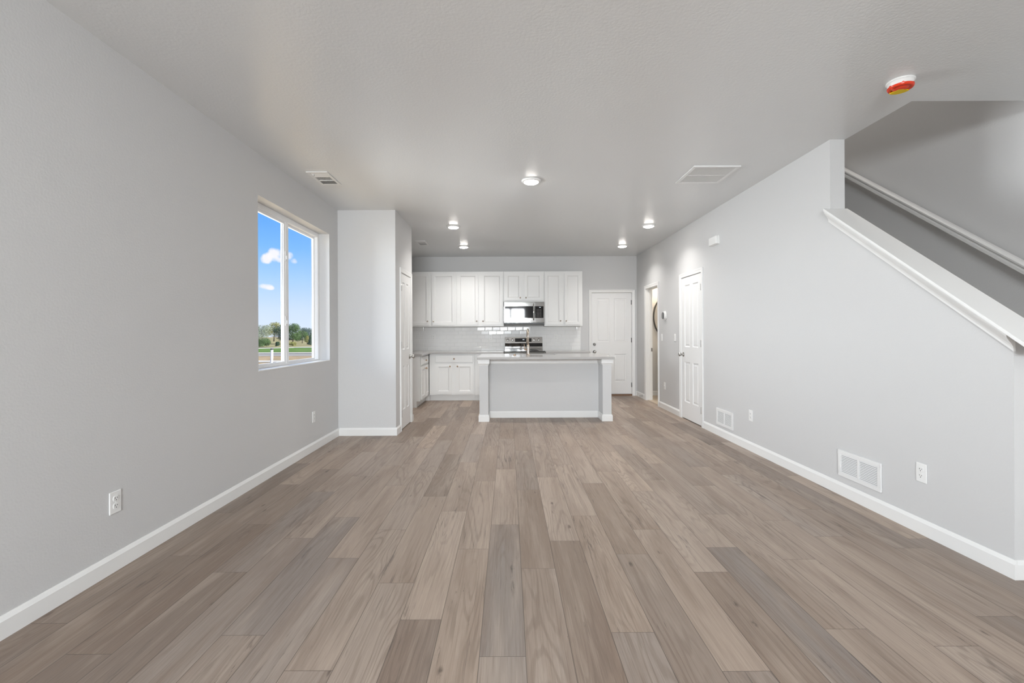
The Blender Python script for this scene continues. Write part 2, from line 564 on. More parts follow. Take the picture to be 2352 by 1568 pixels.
# ------------------------------------------------------------------ floor of staggered planks
def build_floor():
    W, L, X0 = 0.1799, 1.2105, 0.0616
    joint = {-12: 1.972, -11: 2.567, -10: 2.99, -9: 2.39, -8: 2.783, -7: 3.098, -6: 2.534, -5: 2.898, -4: 2.279, -3: 3.196, -2: 2.634, -1: 2.967, 0: 2.414, 1: 2.732,
             2: 3.106, 3: 2.566, 4: 2.886, 5: 2.37, 6: 2.641, 7: 3.122, 8: 2.498, 9: 1.804, 10: 2.776, 11: 1.991, 12: 2.622}
    # tone (0 dark - 1 light) and greyness of the planks that read clearly in the picture: (row, which plank counted from the joint above)
    seen = {(-1, -1): (.30, .95), (-1, 0): (.72, .35), (-1, -2): (.5, .9), (-1, 1): (.55, .5), (0, 0): (.28, .1), (0, -1): (.78, .5), (0, 1): (.35, .6),
            (1, -1): (.22, .05), (1, 0): (.85, .35), (2, -1): (.68, .1), (2, -2): (.6, .8), (2, 0): (.8, .3), (-2, -1): (.5, .1), (-2, 0): (.62, .15), (-2, -2): (.6, .5),
            (-3, -1): (.82, .2), (-3, -2): (.2, .3), (-3, 0): (.6, .2), (-4, -1): (.7, .5), (-4, 0): (.48, .2), (-5, -1): (.58, .35), (-5, 0): (.7, .5), (-5, -2): (.6, .6),
            (-6, -1): (.45, .9), (-6, 0): (.65, .25), (-7, -1): (.3, .9), (-7, 0): (.6, .3), (-8, -1): (.42, .8), (-8, 0): (.5, .4), (-9, -1): (.1, .3), (-9, 0): (.42, .9), (-10, -1): (.12, .2), (-10, 0): (.3, .3), (-10, -2): (.08, .25),  # rows by the left wall: dark wood, with shade there added to tone
            (-11, -1): (.15, .2), (-11, -2): (.1, .2), (-11, 0): (.25, .3), (-12, 0): (.2, .3), (-12, -1): (.15, .3), (-9, -2): (.3, .5), (3, 0): (.35, .0), (3, -1): (.33, .35), (3, 1): (.75, .3), (4, 0): (.5, .0), (4, -1): (.66, .15), (4, -2): (.5, .7), (5, 0): (.72, .3), (5, -1): (.3, .1),
            (6, -1): (.28, .95), (6, 0): (.6, .3), (7, -1): (.65, .3), (8, -1): (.66, .25), (8, 0): (.6, .3), (9, 0): (.6, .3), (10, -1): (.62, .25), (11, -1): (.3, .7), (12, -1): (.45, .4), (12, 0): (.3, .6)}
    rnd = random.Random(3)
    x_lo, x_hi, y_lo, y_hi = -2.25, 3.75, YF - .1, YB + .1
    V = []; Fc = []; col = []; uvs = []
    r = math.floor((x_lo - X0) / W)
    while X0 + r * W < x_hi:
        a, b = X0 + r * W, X0 + (r + 1) * W
        j0 = joint.get(r, 2.0 + rnd.random() * L)
        k = math.floor((y_lo - j0) / L)
        while j0 + k * L < y_hi:
            c, d = j0 + k * L, j0 + (k + 1) * L
            t = seen.get((r, k), (min(1, max(0, rnd.gauss(.52, .2))), rnd.random() * .7))
            data = (rnd.random(), t[0], t[1], 1)
            a2, b2, c2, d2 = max(a, x_lo), min(b, x_hi), max(c, y_lo), min(d, y_hi)
            n = len(V)
            V += [(a2, c2, 0), (b2, c2, 0), (b2, d2, 0), (a2, d2, 0)]
            Fc.append((n, n + 1, n + 2, n + 3))
            col += [data] * 4
            uvs += [(x - a, y - c, 0) for x, y in ((a2, c2), (b2, c2), (b2, d2), (a2, d2))]
            k += 1
        r += 1
    n = len(V)     # underside, so the floor is a solid slab
    V += [(x_lo, y_lo, -.06), (x_hi, y_lo, -.06), (x_hi, y_hi, -.06), (x_lo, y_hi, -.06)]
    Fc.append((n + 3, n + 2, n + 1, n)); col += [(0, .5, .5, 1)] * 4; uvs += [(.09, .6, 0)] * 4
    me = bpy.data.meshes.new('floor')
    me.from_pydata(V, [], Fc)
    ca = me.attributes.new('plank', 'FLOAT_COLOR', 'CORNER')
    ua = me.attributes.new('plank_uv', 'FLOAT_VECTOR', 'CORNER')
    for i, (c, u) in enumerate(zip(col, uvs)):
        ca.data[i].color = c; ua.data[i].vector = u
    me.materials.append(M['plank_floor'])
    o = bpy.data.objects.new('floor', me); COL.objects.link(o)
    struct(o, 'taupe wood-look plank floor running to the kitchen', 'floor')


build_floor()

# ------------------------------------------------------------------ ceiling and walls
m = MB()
m.box(-2.25, 2.665, -3.2, 9.14, ZC, ZC + .3)
m.box(2.665, 3.8, -3.2, 3.0, ZC, ZC + .3)
m.box(2.665, 3.8, 7.0, 9.14, ZC, ZC + .3)
struct(m.build('ceiling', 'ceiling_paint'), 'light grey textured ceiling open over the stair', 'ceiling')

WIN_Y0, WIN_Y1, WIN_Z0, WIN_Z1 = 3.807, 5.325, 0.935, 2.416
m = MB()
for y0, y1, z0, z1 in ((-3.2, WIN_Y0, -.05, ZC), (WIN_Y1, 9.14, -.05, ZC), (WIN_Y0, WIN_Y1, -.05, WIN_Z0), (WIN_Y0, WIN_Y1, WIN_Z1, ZC)):
    m.box(XL - .19, XL, y0, y1, z0, z1)
struct(m.build('wall_left', 'wall_paint'), 'long grey wall with the sliding window', 'wall')

D1 = (1.655, 2.443, 2.04)      # garage door slab: x0, x1, top
m = MB()
m.box(XL - .15, D1[0] - .02, YB, 9.14, -.05, ZC); m.box(D1[1] + .02, 3.8, YB, 9.14, -.05, ZC); m.box(D1[0] - .02, D1[1] + .02, YB, 9.14, D1[2] + .02, ZC)
struct(m.build('wall_back', 'wall_paint'), 'grey wall at the far end behind the kitchen cabinets', 'wall')

D2 = (7.735, 8.425, 2.062)     # bathroom doorway: y0, y1, top
D3 = (5.985, 6.695, 2.055)     # closet door
m = MB()
for y0, y1, z0 in ((POST_Y, D3[0], -.05), (D3[1], D2[0], -.05), (D2[1], YB, -.05), (D3[0], D3[1], D3[2]), (D2[0], D2[1], D2[2])):
    m.box(XR, XRI, y0, y1, z0, ZC)
m.prism([(END_Y, -.05), (POST_Y, -.05), (POST_Y, cap_z(POST_Y) - .02), (END_Y, cap_z(END_Y) - .02)], 0, XR, XRI)
struct(m.build('wall_right', 'wall_paint'), 'grey wall with two white doors and a sloping half wall by the stair', 'wall')

DP = (5.845, 6.425, 2.05)      # pantry door: y0, y1, top
m = MB()
m.box(XL, PX, PY0, PY0 + WT, -.05, ZC)
m.box(PX - WT, PX, PY0 + WT, DP[0], -.05, ZC); m.box(PX - WT, PX, DP[1], PY1, -.05, ZC); m.box(PX - WT, PX, DP[0], DP[1], DP[2], ZC)
m.box(XL, PX - WT, PY1 - .1, PY1, -.05, ZC)
struct(m.build('wall_pantry', 'wall_paint'), 'grey boxed-out pantry walls beside the window wall', 'wall')

m = MB()
m.box(XS, XS + .15, -3.2, 9.14, -.05, 5.6)
struct(m.build('wall_stair', 'wall_paint'), 'grey wall along the far side of the stair', 'wall')
m = MB()
m.box(2.55, 2.665, 3.0, 7.1, ZC + .3, 5.6); m.box(2.55, XS, 7.0, 7.1, ZC + .3, 5.6); m.box(2.55, XS, 2.88, 3.0, ZC + .3, 5.6)
struct(m.build('wall_upper', 'wall_paint'), 'walls round the upper part of the stairwell', 'wall')
struct(box('ceiling_upper', 'ceiling_paint', 2.55, XS, 2.88, 7.1, 5.5, 5.62), 'ceiling over the stairwell upstairs', 'ceiling')

# wall behind the camera with the glazed patio door
m = MB()
for x0, x1, z0, z1 in ((-2.25, -1.4, -.05, ZC), (.75, 3.8, -.05, ZC), (-1.4, .75, 2.38, ZC)):
    m.box(x0, x1, YF - .15, YF, z0, z1)
struct(m.build('wall_front', 'wall_paint'), 'wall behind the photographer with the patio door', 'wall')


def glazed(name, label, x0, x1, z0, z1, bars):
    t = thing(name, label, 'window', ((x0 + x1) / 2, YF - .08, z0), kind='structure')
    w, h = (x1 - x0) / 2, z1 - z0
    f = MB()
    f.box(-w, -w + .06, -.05, .05, 0, h).box(w - .06, w, -.05, .05, 0, h).box(-w + .06, w - .06, -.05, .05, 0, .07).box(-w + .06, w - .06, -.05, .05, h - .06, h)
    for b in bars: f.box(b - .05, b + .05, -.045, .045, .07, h - .06)
    f.build('frame', 'vinyl_white', t)
    MB().box(-w + .06, w - .06, -.004, .004, .07, h - .06).build('pane', 'glass', t)


glazed('window_2', 'sliding glass patio door behind the photographer', -1.4, .75, 0, 2.38, (.42,))

# bathroom shell
m = MB()
m.box(XRI, XS, 7.1, 7.2, 0, ZC)
struct(m.build('wall_bathroom', 'wall_paint'), 'partition wall of the bathroom', 'wall')
struct(box('floor_bathroom', 'bath_floor', XR + .03, XS, 7.2, YB, -.02, .005), 'beige bathroom floor seen through the doorway', 'floor')
m = MB()
m.box(XRI, XS, 5.9, 5.94, 0, ZC); m.box(XRI, XS, 6.74, 6.78, 0, ZC); m.box(XRI + .6, XRI + .64, 5.94, 6.74, 0, ZC); m.box(XRI, XRI + .6, 5.94, 6.74, 2.3, 2.34)
struct(m.build('wall_closet', 'closet_shade'), 'closet walls under the stair, coloured dark for the shade inside', 'wall')

# stair run behind the half wall
m = MB()
poly = [(1.88, 0.0)]
z, y = 0.0, 1.88
for i in range(12):
    z += .187; poly.append((y, z)); y += .253; poly.append((y, z))
poly += [(y, 0.0)]
m.prism([(p[0], p[1]) for p in poly if p[0] < 5.88], 0, XRI + .01, XS - .01)
struct(m.build('trim_stair', 'stair_carpet'), 'carpeted stair rising behind the half wall', 'stair')

# ------------------------------------------------------------------ baseboards: small profile, one mesh per wall
BBH, BBT = .095, .014
BBP = [(0, 0), (BBT, 0), (BBT, BBH - .02), (BBT - .004, BBH - .012), (.006, BBH - .004), (.004, BBH), (0, BBH)]


def bb_run(mb, axis, face, sign, a0, a1):
    """profile extruded along axis (1 = y, 0 = x); face = wall plane, sign = into the room"""
    mb.prism([(face + sign * p, q) for p, q in BBP], axis, a0, a1)


def bb(name, label, runs):
    mb = MB()
    for r in runs: bb_run(mb, *r)
    struct(mb.build(name, 'trim_white'), label, 'baseboard')


bb('baseboard_left', 'white baseboard along the window wall', [(1, XL, 1, YF, PY0), (1, XL, 1, PY1, 7.66)])
bb('baseboard_pantry', 'white baseboard round the pantry corner', [(0, PY0, -1, XL + BBT, PX + BBT), (1, PX, 1, PY0, DP[0] - .063), (1, PX, 1, DP[1] + .063, PY1 + BBT), (0, PY1, 1, XL + BBT, PX)])
bb('baseboard_right', 'white baseboard along the wall with the doors', [(1, XR, -1, END_Y - BBT, D3[0] - .058), (1, XR, -1, D3[1] + .058, D2[0] - .058), (1, XR, -1, D2[1] + .058, YB), (0, END_Y, -1, XR, XRI + BBT)])
bb('baseboard_back', 'short white baseboard beside the far door', [(0, YB, -1, D1[1] + .075, XR - BBT), (0, YB, -1, 1.46, D1[0] - .075)])
bb('baseboard_stair', 'white baseboard along the stair foot wall', [(1, XS, -1, YF, 1.85)])
bb('baseboard_bathroom', 'white baseboard inside the bathroom', [(0, YB, -1, XRI, XS - BBT)])

# ------------------------------------------------------------------ sloping cap of the half wall
t = thing('trim_1', 'white sloping cap with crown moulding on the half wall by the stair', 'trim', (XR, END_Y, 0), kind='structure')
y0, y1 = 2.16, POST_Y
m = MB()
m.prism([(y0 - END_Y, cap_z(y0) - .022), (y1 - END_Y, cap_z(y1) - .022), (y1 - END_Y, cap_z(y1)), (y0 - END_Y, cap_z(y0))], 0, -.057, .137)
m.build('cap_board', 'trim_white', t, bevel=.003)
prof = [(0, -.022), (-.046, -.022), (-.046, -.034), (-.043, -.042), (-.034, -.056), (-.022, -.070), (-.013, -.084), (-.010, -.098), (-.010, -.110), (0, -.110)]
m = MB()
ya, yb = END_Y - .008, POST_Y + .008
v = [(p, ya - END_Y, cap_z(ya) + q) for p, q in prof] + [(p, yb - END_Y, cap_z(yb) + q) for p, q in prof]
n = len(prof)
m.add(v, [tuple(range(n)), tuple(range(n, 2 * n))[::-1]] + [(i, n + i, n + (i + 1) % n, (i + 1) % n) for i in range(n)])
m.build('crown_moulding', 'trim_white', t)

# handrail on the stair wall
RX = XS - .075


def rail_z(y): return -.632 + .748 * y


ya, yb = 2.1, 5.9
t = thing('handrail', 'white sloping handrail fixed to the wall above the stair', 'handrail', (XS, ya, rail_z(ya)))
prof = [(-.028, -.075), (-.028, -.05), (-.022, -.046), (-.022, -.036), (-.032, -.026), (-.033, -.012), (-.026, -.002), (-.012, .004), (.012, .004), (.026, -.002), (.033, -.012), (.032, -.026), (.022, -.036), (.022, -.046), (.028, -.05), (.028, -.075)]
m = MB()
n = len(prof)
v = [(RX - XS + p, 0, q) for p, q in prof] + [(RX - XS + p, yb - ya, rail_z(yb) - rail_z(ya) + q) for p, q in prof]
m.add(v, [tuple(range(n)), tuple(range(n, 2 * n))[::-1]] + [(i, n + i, n + (i + 1) % n, (i + 1) % n) for i in range(n)])
m.build('rail', 'handrail_white', t)
for y in (2.55, 3.86, 5.2):
    dz = rail_z(y) - rail_z(ya)
    m = MB()
    m.tube([(0, y - ya, dz - .108), (-.035, y - ya, dz - .104), (-.062, y - ya, dz - .092), (RX - XS, y - ya, dz - .072)], .006, 8)
    m.lathe([(.020, 0), (.020, .005), (.007, .009)], 16, Matrix.Translation((0, y - ya, dz - .108)) @ Matrix.Rotation(-pi / 2, 4, 'Y'))
    m.build('bracket', 'satin_nickel', t)

# ------------------------------------------------------------------ doors
DOOR_PROF = [(0, 0), (.006, .007), (.014, .009), (.022, .009), (.040, .003)]
CASING = [(0, 0), (0, .008), (.006, .012), (.030, .014), (.046, .018), (.054, .018), (.057, .014), (.057, 0)]   # across, out of wall


def casing(parent, w, h, reveal=.0):
    """door casing round an opening of width w, height h; local front is -y, wall plane y = 0"""
    m = MB()
    n = len(CASING)
    rows = []
    for a, o in CASING:      # mitred corners
        x = w / 2 + a
        rows += [(-x, -o, 0), (-x, -o, h + a), (x, -o, h + a), (x, -o, 0)]
    m.add(rows, [(k * 4 + q, k * 4 + q + 1, (k + 1) % n * 4 + q + 1, (k + 1) % n * 4 + q) for k in range(n) for q in range(3)])
    return m.build('casing', 'trim_white', parent)


def hinge(parent, x, z, y):
    m = MB()
    m.lathe([(.0075, -.045), (.0075, .045)], 10, Matrix.Translation((x, y - .006, z)))
    m.box(x - .016, x + .016, y - .002, y + .002, z - .044, z + .044)
    m.build('hinge', 'hinge_steel', parent)


def round_knob(parent, x, z, y, name='knob', material='satin_nickel'):
    T = Matrix.Translation((x, y, z)) @ YROT
    m = MB()
    m.lathe([(.033, 0), (.033, .005), (.028, .009), (.012, .012), (.011, .030), (.019, .036), (.0265, .046), (.028, .056), (.024, .066), (.012, .071), (0, .072)], 24, T)
    m.build(name, material, parent)


def four_panel(w, h):
    st, mid = .105, .095
    pw = (w - 2 * st - mid) / 2
    xs = [(-w / 2 + st, -w / 2 + st + pw), (w / 2 - st - pw, w / 2 - st)]
    return [(a, b, z0, z1) for a, b in xs for z0, z1 in ((h * .118, h * .405), (h * .505, h * .945))]


def panel_door(name, label, loc, rot, w, h, hinge_side, knob=True, recess=.0, gap=.012, deadbolt=False):
    t = thing(name, label, 'door', loc, rot, kind='structure')
    casing(t, w + .012, h + .004)
    j = MB()      # jamb lining
    j.box(-w / 2 - .02, -w / 2 - .004, .0, WT, 0, h + .02).box(w / 2 + .004, w / 2 + .02, 0, WT, 0, h + .02).box(-w / 2 - .004, w / 2 + .004, 0, WT, h + .004, h + .02)
    j.build('jamb', 'trim_white', t)
    s = MB().panel_slab(-w / 2, w / 2, gap, h, recess, .035, [(a, b, c + gap, d) for a, b, c, d in four_panel(w, h)], DOOR_PROF)
    slab = s.build('door_leaf', 'door_white', t)
    hs = hinge_side
    for z in (.215, h * .54, h - .19): hinge(t, hs * (w / 2 + .002), z, recess)
    if knob: round_knob(t, -hs * (w / 2 - .06), .93, recess)
    return t


t = panel_door('door_1', 'white four-panel door in the far wall with a deadbolt', ((D1[0] + D1[1]) / 2, YB, 0), 0, D1[1] - D1[0], D1[2], 1, knob=False, recess=.012, gap=.035)
round_knob(t, -.394 + .05, .875, .012)
m = MB()
m.lathe([(.029, 0), (.029, .006), (.024, .012), (.015, .014), (.015, .02), (0, .021)], 22, Matrix.Translation((-.344, .012, 1.02)) @ YROT)
m.box(-.348, -.340, -.022, -.006, 1.0, 1.04)
m.build('deadbolt', 'satin_nickel', t)
box('threshold', 'threshold', -.41, .41, .0, .11, 0, .03, t)

panel_door('door_3', 'white four-panel closet door in the right wall', (XR, (D3[0] + D3[1]) / 2, 0), FACE_W, D3[1] - D3[0] - .03, D3[2] - .018, 1)
panel_door('door_4', 'narrow white four-panel pantry door beside the kitchen', (PX, (DP[0] + DP[1]) / 2, 0), FACE_E, DP[1] - DP[0] - .02, DP[2] - .016, -1)

# open doorway to the bathroom
t = thing('door_2', 'open white doorway to the bathroom in the right wall', 'doorway', (XR, (D2[0] + D2[1]) / 2, 0), FACE_W, kind='structure')
w2, h2 = D2[1] - D2[0], D2[2]
casing(t, w2 - .02, h2 - .01)
j = MB()
j.box(-w2 / 2, -w2 / 2 + .016, 0, WT, 0, h2).box(w2 / 2 - .016, w2 / 2, 0, WT, 0, h2).box(-w2 / 2 + .016, w2 / 2 - .016, 0, WT, h2 - .016, h2)
j.box(-w2 / 2 + .016, -w2 / 2 + .028, .05, .085, 0, h2 - .028).box(w2 / 2 - .028, w2 / 2 - .016, .05, .085, 0, h2 - .028).box(-w2 / 2 + .016, w2 / 2 - .016, .05, .085, h2 - .028, h2 - .016)
j.build('jamb', 'trim_white', t)
box('strike_plate', 'hinge_steel', -w2 / 2 + .016, -w2 / 2 + .0185, .088, .113, .90, .965, t)

# ------------------------------------------------------------------ sliding window in the left wall
t = thing('window_1', 'white sliding window with two tall panes in the left wall', 'window', (XL, (WIN_Y0 + WIN_Y1) / 2, WIN_Z0), FACE_E, kind='structure')
ww, wh = WIN_Y1 - WIN_Y0, WIN_Z1 - WIN_Z0       # local x runs along +y of the room, local +y runs outwards
hw = ww / 2
m = MB()
m.box(-hw, hw, -.004, .125, -.001, .010)
m.build('window_sill', 'trim_white', t, bevel=.002)
f = MB()
fw = .046
f.box(-hw, -hw + fw, .118, .19, .012, wh).box(hw - fw, hw, .118, .19, .012, wh).box(-hw + fw, hw - fw, .118, .19, .010, .022).box(-hw + fw, hw - fw, .118, .19, wh - fw, wh)
f.box(-.028, .028, .125, .178, .022, wh - fw)
f.build('window_frame', 'vinyl_white', t, bevel=.003)


def sash(x0, x1, y0, y1, name, st):
    m = MB()
    z0, z1 = .018, wh - fw + .012
    m.box(x0, x0 + st, y0, y1, z0, z1).box(x1 - st, x1, y0, y1, z0, z1).box(x0 + st, x1 - st, y0, y1, z0, z0 + st - .014).box(x0 + st, x1 - st, y0, y1, z1 - st, z1)
    o = m.build(name, 'vinyl_white', t, bevel=.0025)
    MB().box(x0 + st, x1 - st, (y0 + y1) / 2 - .003, (y0 + y1) / 2 + .003, z0 + st - .014, z1 - st).build('pane', 'glass', o)
    return o


s1 = sash(-hw + fw - .012, -.02, .128, .155, 'sash', .040)
s2 = sash(.012, hw - fw + .012, .155, .180, 'sash', .036)
for z in (wh * .30, wh * .735):
    m = MB()
    m.box(-.048, -.026, .116, .128, z - .05, z + .05); m.box(-.042, -.034, .104, .118, z - .03, z + .006)
    m.build('latch', 'plastic_white', t, bevel=.002)

# ------------------------------------------------------------------ wall plates
OUTW, OUTH = .072, .117


def outlet(label, loc, rot, group, name='wall_outlet', w=OUTW):
    t = thing(name, label, 'outlet', loc, rot, group)
    MB().box(-w / 2, w / 2, -.006, 0, -OUTH / 2, OUTH / 2).build('cover_plate', 'plastic_white', t, bevel=.003)
    for s in (1, -1):
        m = MB()
        a = []
        for i in range(24):
            th = 2 * pi * i / 24
            a.append((max(-.0165, min(.0165, .0175 * cos(th))), s * .0195 + max(-.0145, min(.0145, .0175 * sin(th)))))
        m.prism(a[::-1], 1, -.0085, -.005)
        r = m.build('receptacle', 'plastic_white', t)
        q = MB()
        q.box(-.0078, -.0058, -.0095, -.0083, s * .0195 + .0005, s * .0195 + .0085).box(.0058, .0078, -.0095, -.0083, s * .0195 + .0005, s * .0195 + .007)
        q.lathe([(.0026, 0), (.0026, .0012)], 10, Matrix.Translation((0, -.0083, s * .0195 - .007)) @ YROT)
        q.build('slots', 'slot_dark', r)
    MB().lathe([(.003, 0), (.002, .0015), (0, .0018)], 10, Matrix.Translation((0, -.006, 0)) @ YROT).build('screw', 'plastic_white', t)
    return t


GO = 'wall outlets low on the walls'
outlet('white duplex outlet low on the left wall, nearest the camera', (XL, 2.413, .362), FACE_E, GO)
outlet('white outlet low on the left wall below the window', (XL, 4.872, .362), FACE_E, GO)
outlet('white duplex outlet low on the right wall beside the big grille, near the wall end', (XR, 2.805, .377), FACE_W, GO)
outlet('white outlet low on the right wall between the two wall grilles', (XR, 4.78, .372), FACE_W, GO)
GB = 'outlets on the tile backsplash'
TY = YB - .0086
outlet('white outlet on the tiled backsplash left of the range, under the corner cabinet', (-1.484, TY, 1.170), 0, GB, 'backsplash_outlet')
outlet('white outlet on the tiled backsplash just left of the range', (-.354, TY, 1.166), 0, GB, 'backsplash_outlet')
outlet('white outlet on the tiled backsplash right of the range', (.936, TY, 1.163), 0, GB, 'backsplash_outlet')


def switch(name, label, loc, rot, group=None, low=False):
    t = thing(name, label, 'switch' if not low else 'wall plate', loc, rot, group)
    MB().box(-OUTW / 2, OUTW / 2, -.006, 0, -OUTH / 2, OUTH / 2).build('cover_plate', 'plastic_white', t, bevel=.003)
    if not low:
        MB().prism([(-.006, -.033), (-.006, .033), (-.0105, .033), (-.008, 0), (-.0075, -.033)], 0, -.0165, .0165).build('rocker', 'plastic_white', t)
    else:
        MB().lathe([(.006, 0), (.006, .006), (.003, .007), (0, .007)], 12, Matrix.Translation((0, -.006, 0)) @ YROT).build('jack', 'plastic_white', t)
    return t


GS = 'light switches by the doors'
switch('light_switch', 'white light switch right beside the bathroom doorway, under the thermostat', (XR, 7.536, 1.169), FACE_W, GS)
switch('light_switch', 'white light switch between the thermostat and the closet door', (XR, 6.945, 1.170), FACE_W, GS)
switch('wall_jack', 'small white wall plate low on the wall below the thermostat', (XR, 7.415, .380), FACE_W, low=True)

# thermostat
t = thing('thermostat', 'oval thermostat with a dark grey face on the wall by the bathroom doorway', 'thermostat', (XR, 7.40, 1.523), FACE_W)


def round_rect(w, h, r, n=6):
    p = []
    for cx, cz, a0 in ((w / 2 - r, h / 2 - r, 0), (-w / 2 + r, h / 2 - r, pi / 2), (-w / 2 + r, -h / 2 + r, pi), (w / 2 - r, -h / 2 + r, 3 * pi / 2)):
        for i in range(n + 1):
            a = a0 + i * pi / 2 / n
            p.append((cx + r * cos(a), cz + r * sin(a)))
    return p


MB().prism(round_rect(.155, .145, .055), 1, -.008, 0).build('wall_plate', 'plastic_white', t, bevel=.003)
MB().prism(round_rect(.112, .118, .045), 1, -.030, -.008).build('body', 'plastic_white', t, bevel=.004)
MB().prism(round_rect(.104, .110, .042), 1, -.038, -.030).build('dial_face', 'thermostat_grey', t, bevel=.003)

# doorbell chime high on the right wall
t = thing('door_chime', 'white box door chime high on the right wall', 'door chime', (XR, 5.575, 2.315), FACE_W)
MB().box(-.102, .102, -.018, 0, 0, .1).build('back_plate', 'plastic_white', t, bevel=.003)
MB().box(-.098, .098, -.046, -.018, .004, .098).build('cover', 'plastic_white', t, bevel=.005)

# spring doorstop on the baseboard by the bathroom
t = thing('door_stop', 'small white spring door stop on the baseboard by the bathroom doorway', 'door stop', (XR - BBT, 8.62, .05), FACE_W)
m = MB()
m.tube([(.006 * cos(a * .9), -.005 - a * .0011, .006 * sin(a * .9)) for a in range(58)], .0016, 5)
m.build('spring', 'satin_nickel', t)
MB().lathe([(.009, 0), (.009, .014), (.006, .017), (0, .017)], 12, Matrix.Translation((0, -.066, 0)) @ YROT).build('tip', 'plastic_white', t)
MB().lathe([(.011, 0), (.011, .004), (.005, .007)], 12, YROT).build('mount', 'satin_nickel', t)


# ------------------------------------------------------------------ return-air grilles on the right wall
def wall_grille(label, loc):
    t = thing('wall_grille', label, 'grille', loc, FACE_W, 'return air grilles low on the right wall')
    w, h, d = .4, .198, .012
    b = .028
    f = MB()
    f.box(-w / 2, w / 2, -d, 0, 0, b).box(-w / 2, w / 2, -d, 0, h - b, h).box(-w / 2, -w / 2 + b, -d, 0, b, h - b).box(w / 2 - b, w / 2, -d, 0, b, h - b).box(-.009, .009, -d, 0, b, h - b)
    f.build('frame', 'grille_white', t, bevel=.002)
    l = MB()
    n = 12
    for s in (-1, 1):
        x0, x1 = sorted((s * .009, s * (w / 2 - b)))
        for i in range(n):
            z = b + (i + .5) * (h - 2 * b) / n
            l.prism([(-.011, z - .0050), (-.0098, z - .0052), (-.0035, z + .0018), (-.0047, z + .0020)], 0, x0, x1)
    l.build('louvers', 'grille_white', t)
    MB().box(-w / 2 + b - .004, w / 2 - b + .004, -.0016, -.0004, b - .004, h - b + .004).build('shade_sheet', 'duct_shade', t)  # thin dark sheet coloured as the shade behind the louvers
    for s in (-1, 1):
        MB().lathe([(.004, 0), (.003, .0015), (0, .002)], 10, Matrix.Translation((s * (w / 2 - .013), -d, h / 2)) @ YROT).build('screw', 'grille_white', t)
    return t


wall_grille('white return grille low on the right wall, the nearest of the two', (XR, 3.305, .148))
wall_grille('white return grille low on the right wall beside the closet door', (XR, 5.36, .132))


# ------------------------------------------------------------------ ceiling fixtures
def disk_light(label, x, y):
    t = thing('ceiling_light', label, 'ceiling light', (x, y, ZC), 0, 'lit disk lights on the ceiling')
    MB().lathe([(.096, 0), (.096, -.006), (.092, -.013), (.080, -.017), (.072, -.018)], 40).build('trim_ring', 'plastic_white', t)
    MB().lathe([(.072, -.0165), (.070, -.021), (.058, -.027), (.036, -.031), (0, -.033)], 40).build('diffuser', 'lamp_diffuser', t)
    l = bpy.data.lights.new('disk_lamp', 'AREA')
    l.shape = 'DISK'; l.size = .13; l.energy = 8.2; l.color = (1.0, .965, .93); l.spread = radians(128)
    lo = bpy.data.objects.new('disk_lamp', l); COL.objects.link(lo)
    lo.location = (x, y, ZC - .035)
    return t


disk_light('lit white disk light alone in the middle of the ceiling, nearest the camera', .232, 4.53)
disk_light('lit disk light over the left end of the kitchen island', -.775, 6.45)
disk_light('lit disk light near the far wall above the corner cabinets', -.775, 7.94)
disk_light('lit disk light near the far wall toward the far door', 1.99, 7.93)
disk_light('lit disk light above the bathroom side walkway, nearer of the two by the right wall', 1.99, 6.44)


def supply_vent(label, loc, L, W):
    t = thing('ceiling_vent', label, 'vent', loc, 0, 'supply vents in the ceiling')
    b, d = .026, .008
    f = MB()
    f.box(-W / 2, W / 2, -L / 2, -L / 2 + b, -d, 0).box(-W / 2, W / 2, L / 2 - b, L / 2, -d, 0).box(-W / 2, -W / 2 + b, -L / 2 + b, L / 2 - b, -d, 0).box(W / 2 - b, W / 2, -L / 2 + b, L / 2 - b, -d, 0)
    il = L - 2 * b
    for k in (1, 2): f.box(-W / 2 + b, W / 2 - b, -il / 2 + k * il / 3 - .006, -il / 2 + k * il / 3 + .006, -d, 0)
    f.build('frame', 'grille_white', t, bevel=.0015)
    l = MB()
    iw = W - 2 * b
    n = 9
    for i in range(n):     # middle bank: blades along y
        x = -iw / 2 + (i + .5) * iw / n
        l.prism([(x - .003, -.0075), (x - .0015, -.0075), (x + .0005, -.0005), (x - .001, -.0005)], 1, -il / 6 + .006, il / 6 - .006)
    for k, s in ((-1, 1), (1, -1)):    # end banks: blades along x, turned away from the middle
        for i in range(7):
            y = k * il / 3 - il / 6 + .01 + (i + .5) * (il / 3 - .016) / 7
            l.prism([(y + s * .008, -.0075), (y + s * .006, -.0075), (y - s * .006, -.0005), (y - s * .004, -.0005)], 0, -iw / 2, iw / 2)
    l.build('louvers', 'grille_white', t)
    MB().box(-iw / 2 - .003, iw / 2 + .003, -il / 2 - .003, il / 2 + .003, -.0004, -.0001).build('shade_sheet', 'slot_dark', t)  # flat dark sheet standing for the shaded opening above the blades
    MB().box(-.055, -.049, -.135, -.105, -.016, -.004).build('lever', 'grille_white', t)


supply_vent('white supply vent in the ceiling above the window, with dark middle slots', (-1.788, 4.434, ZC), .372, .198)
supply_vent('small far supply vent in the ceiling beyond the pantry', (-1.44, 7.61, ZC), .36, .17)

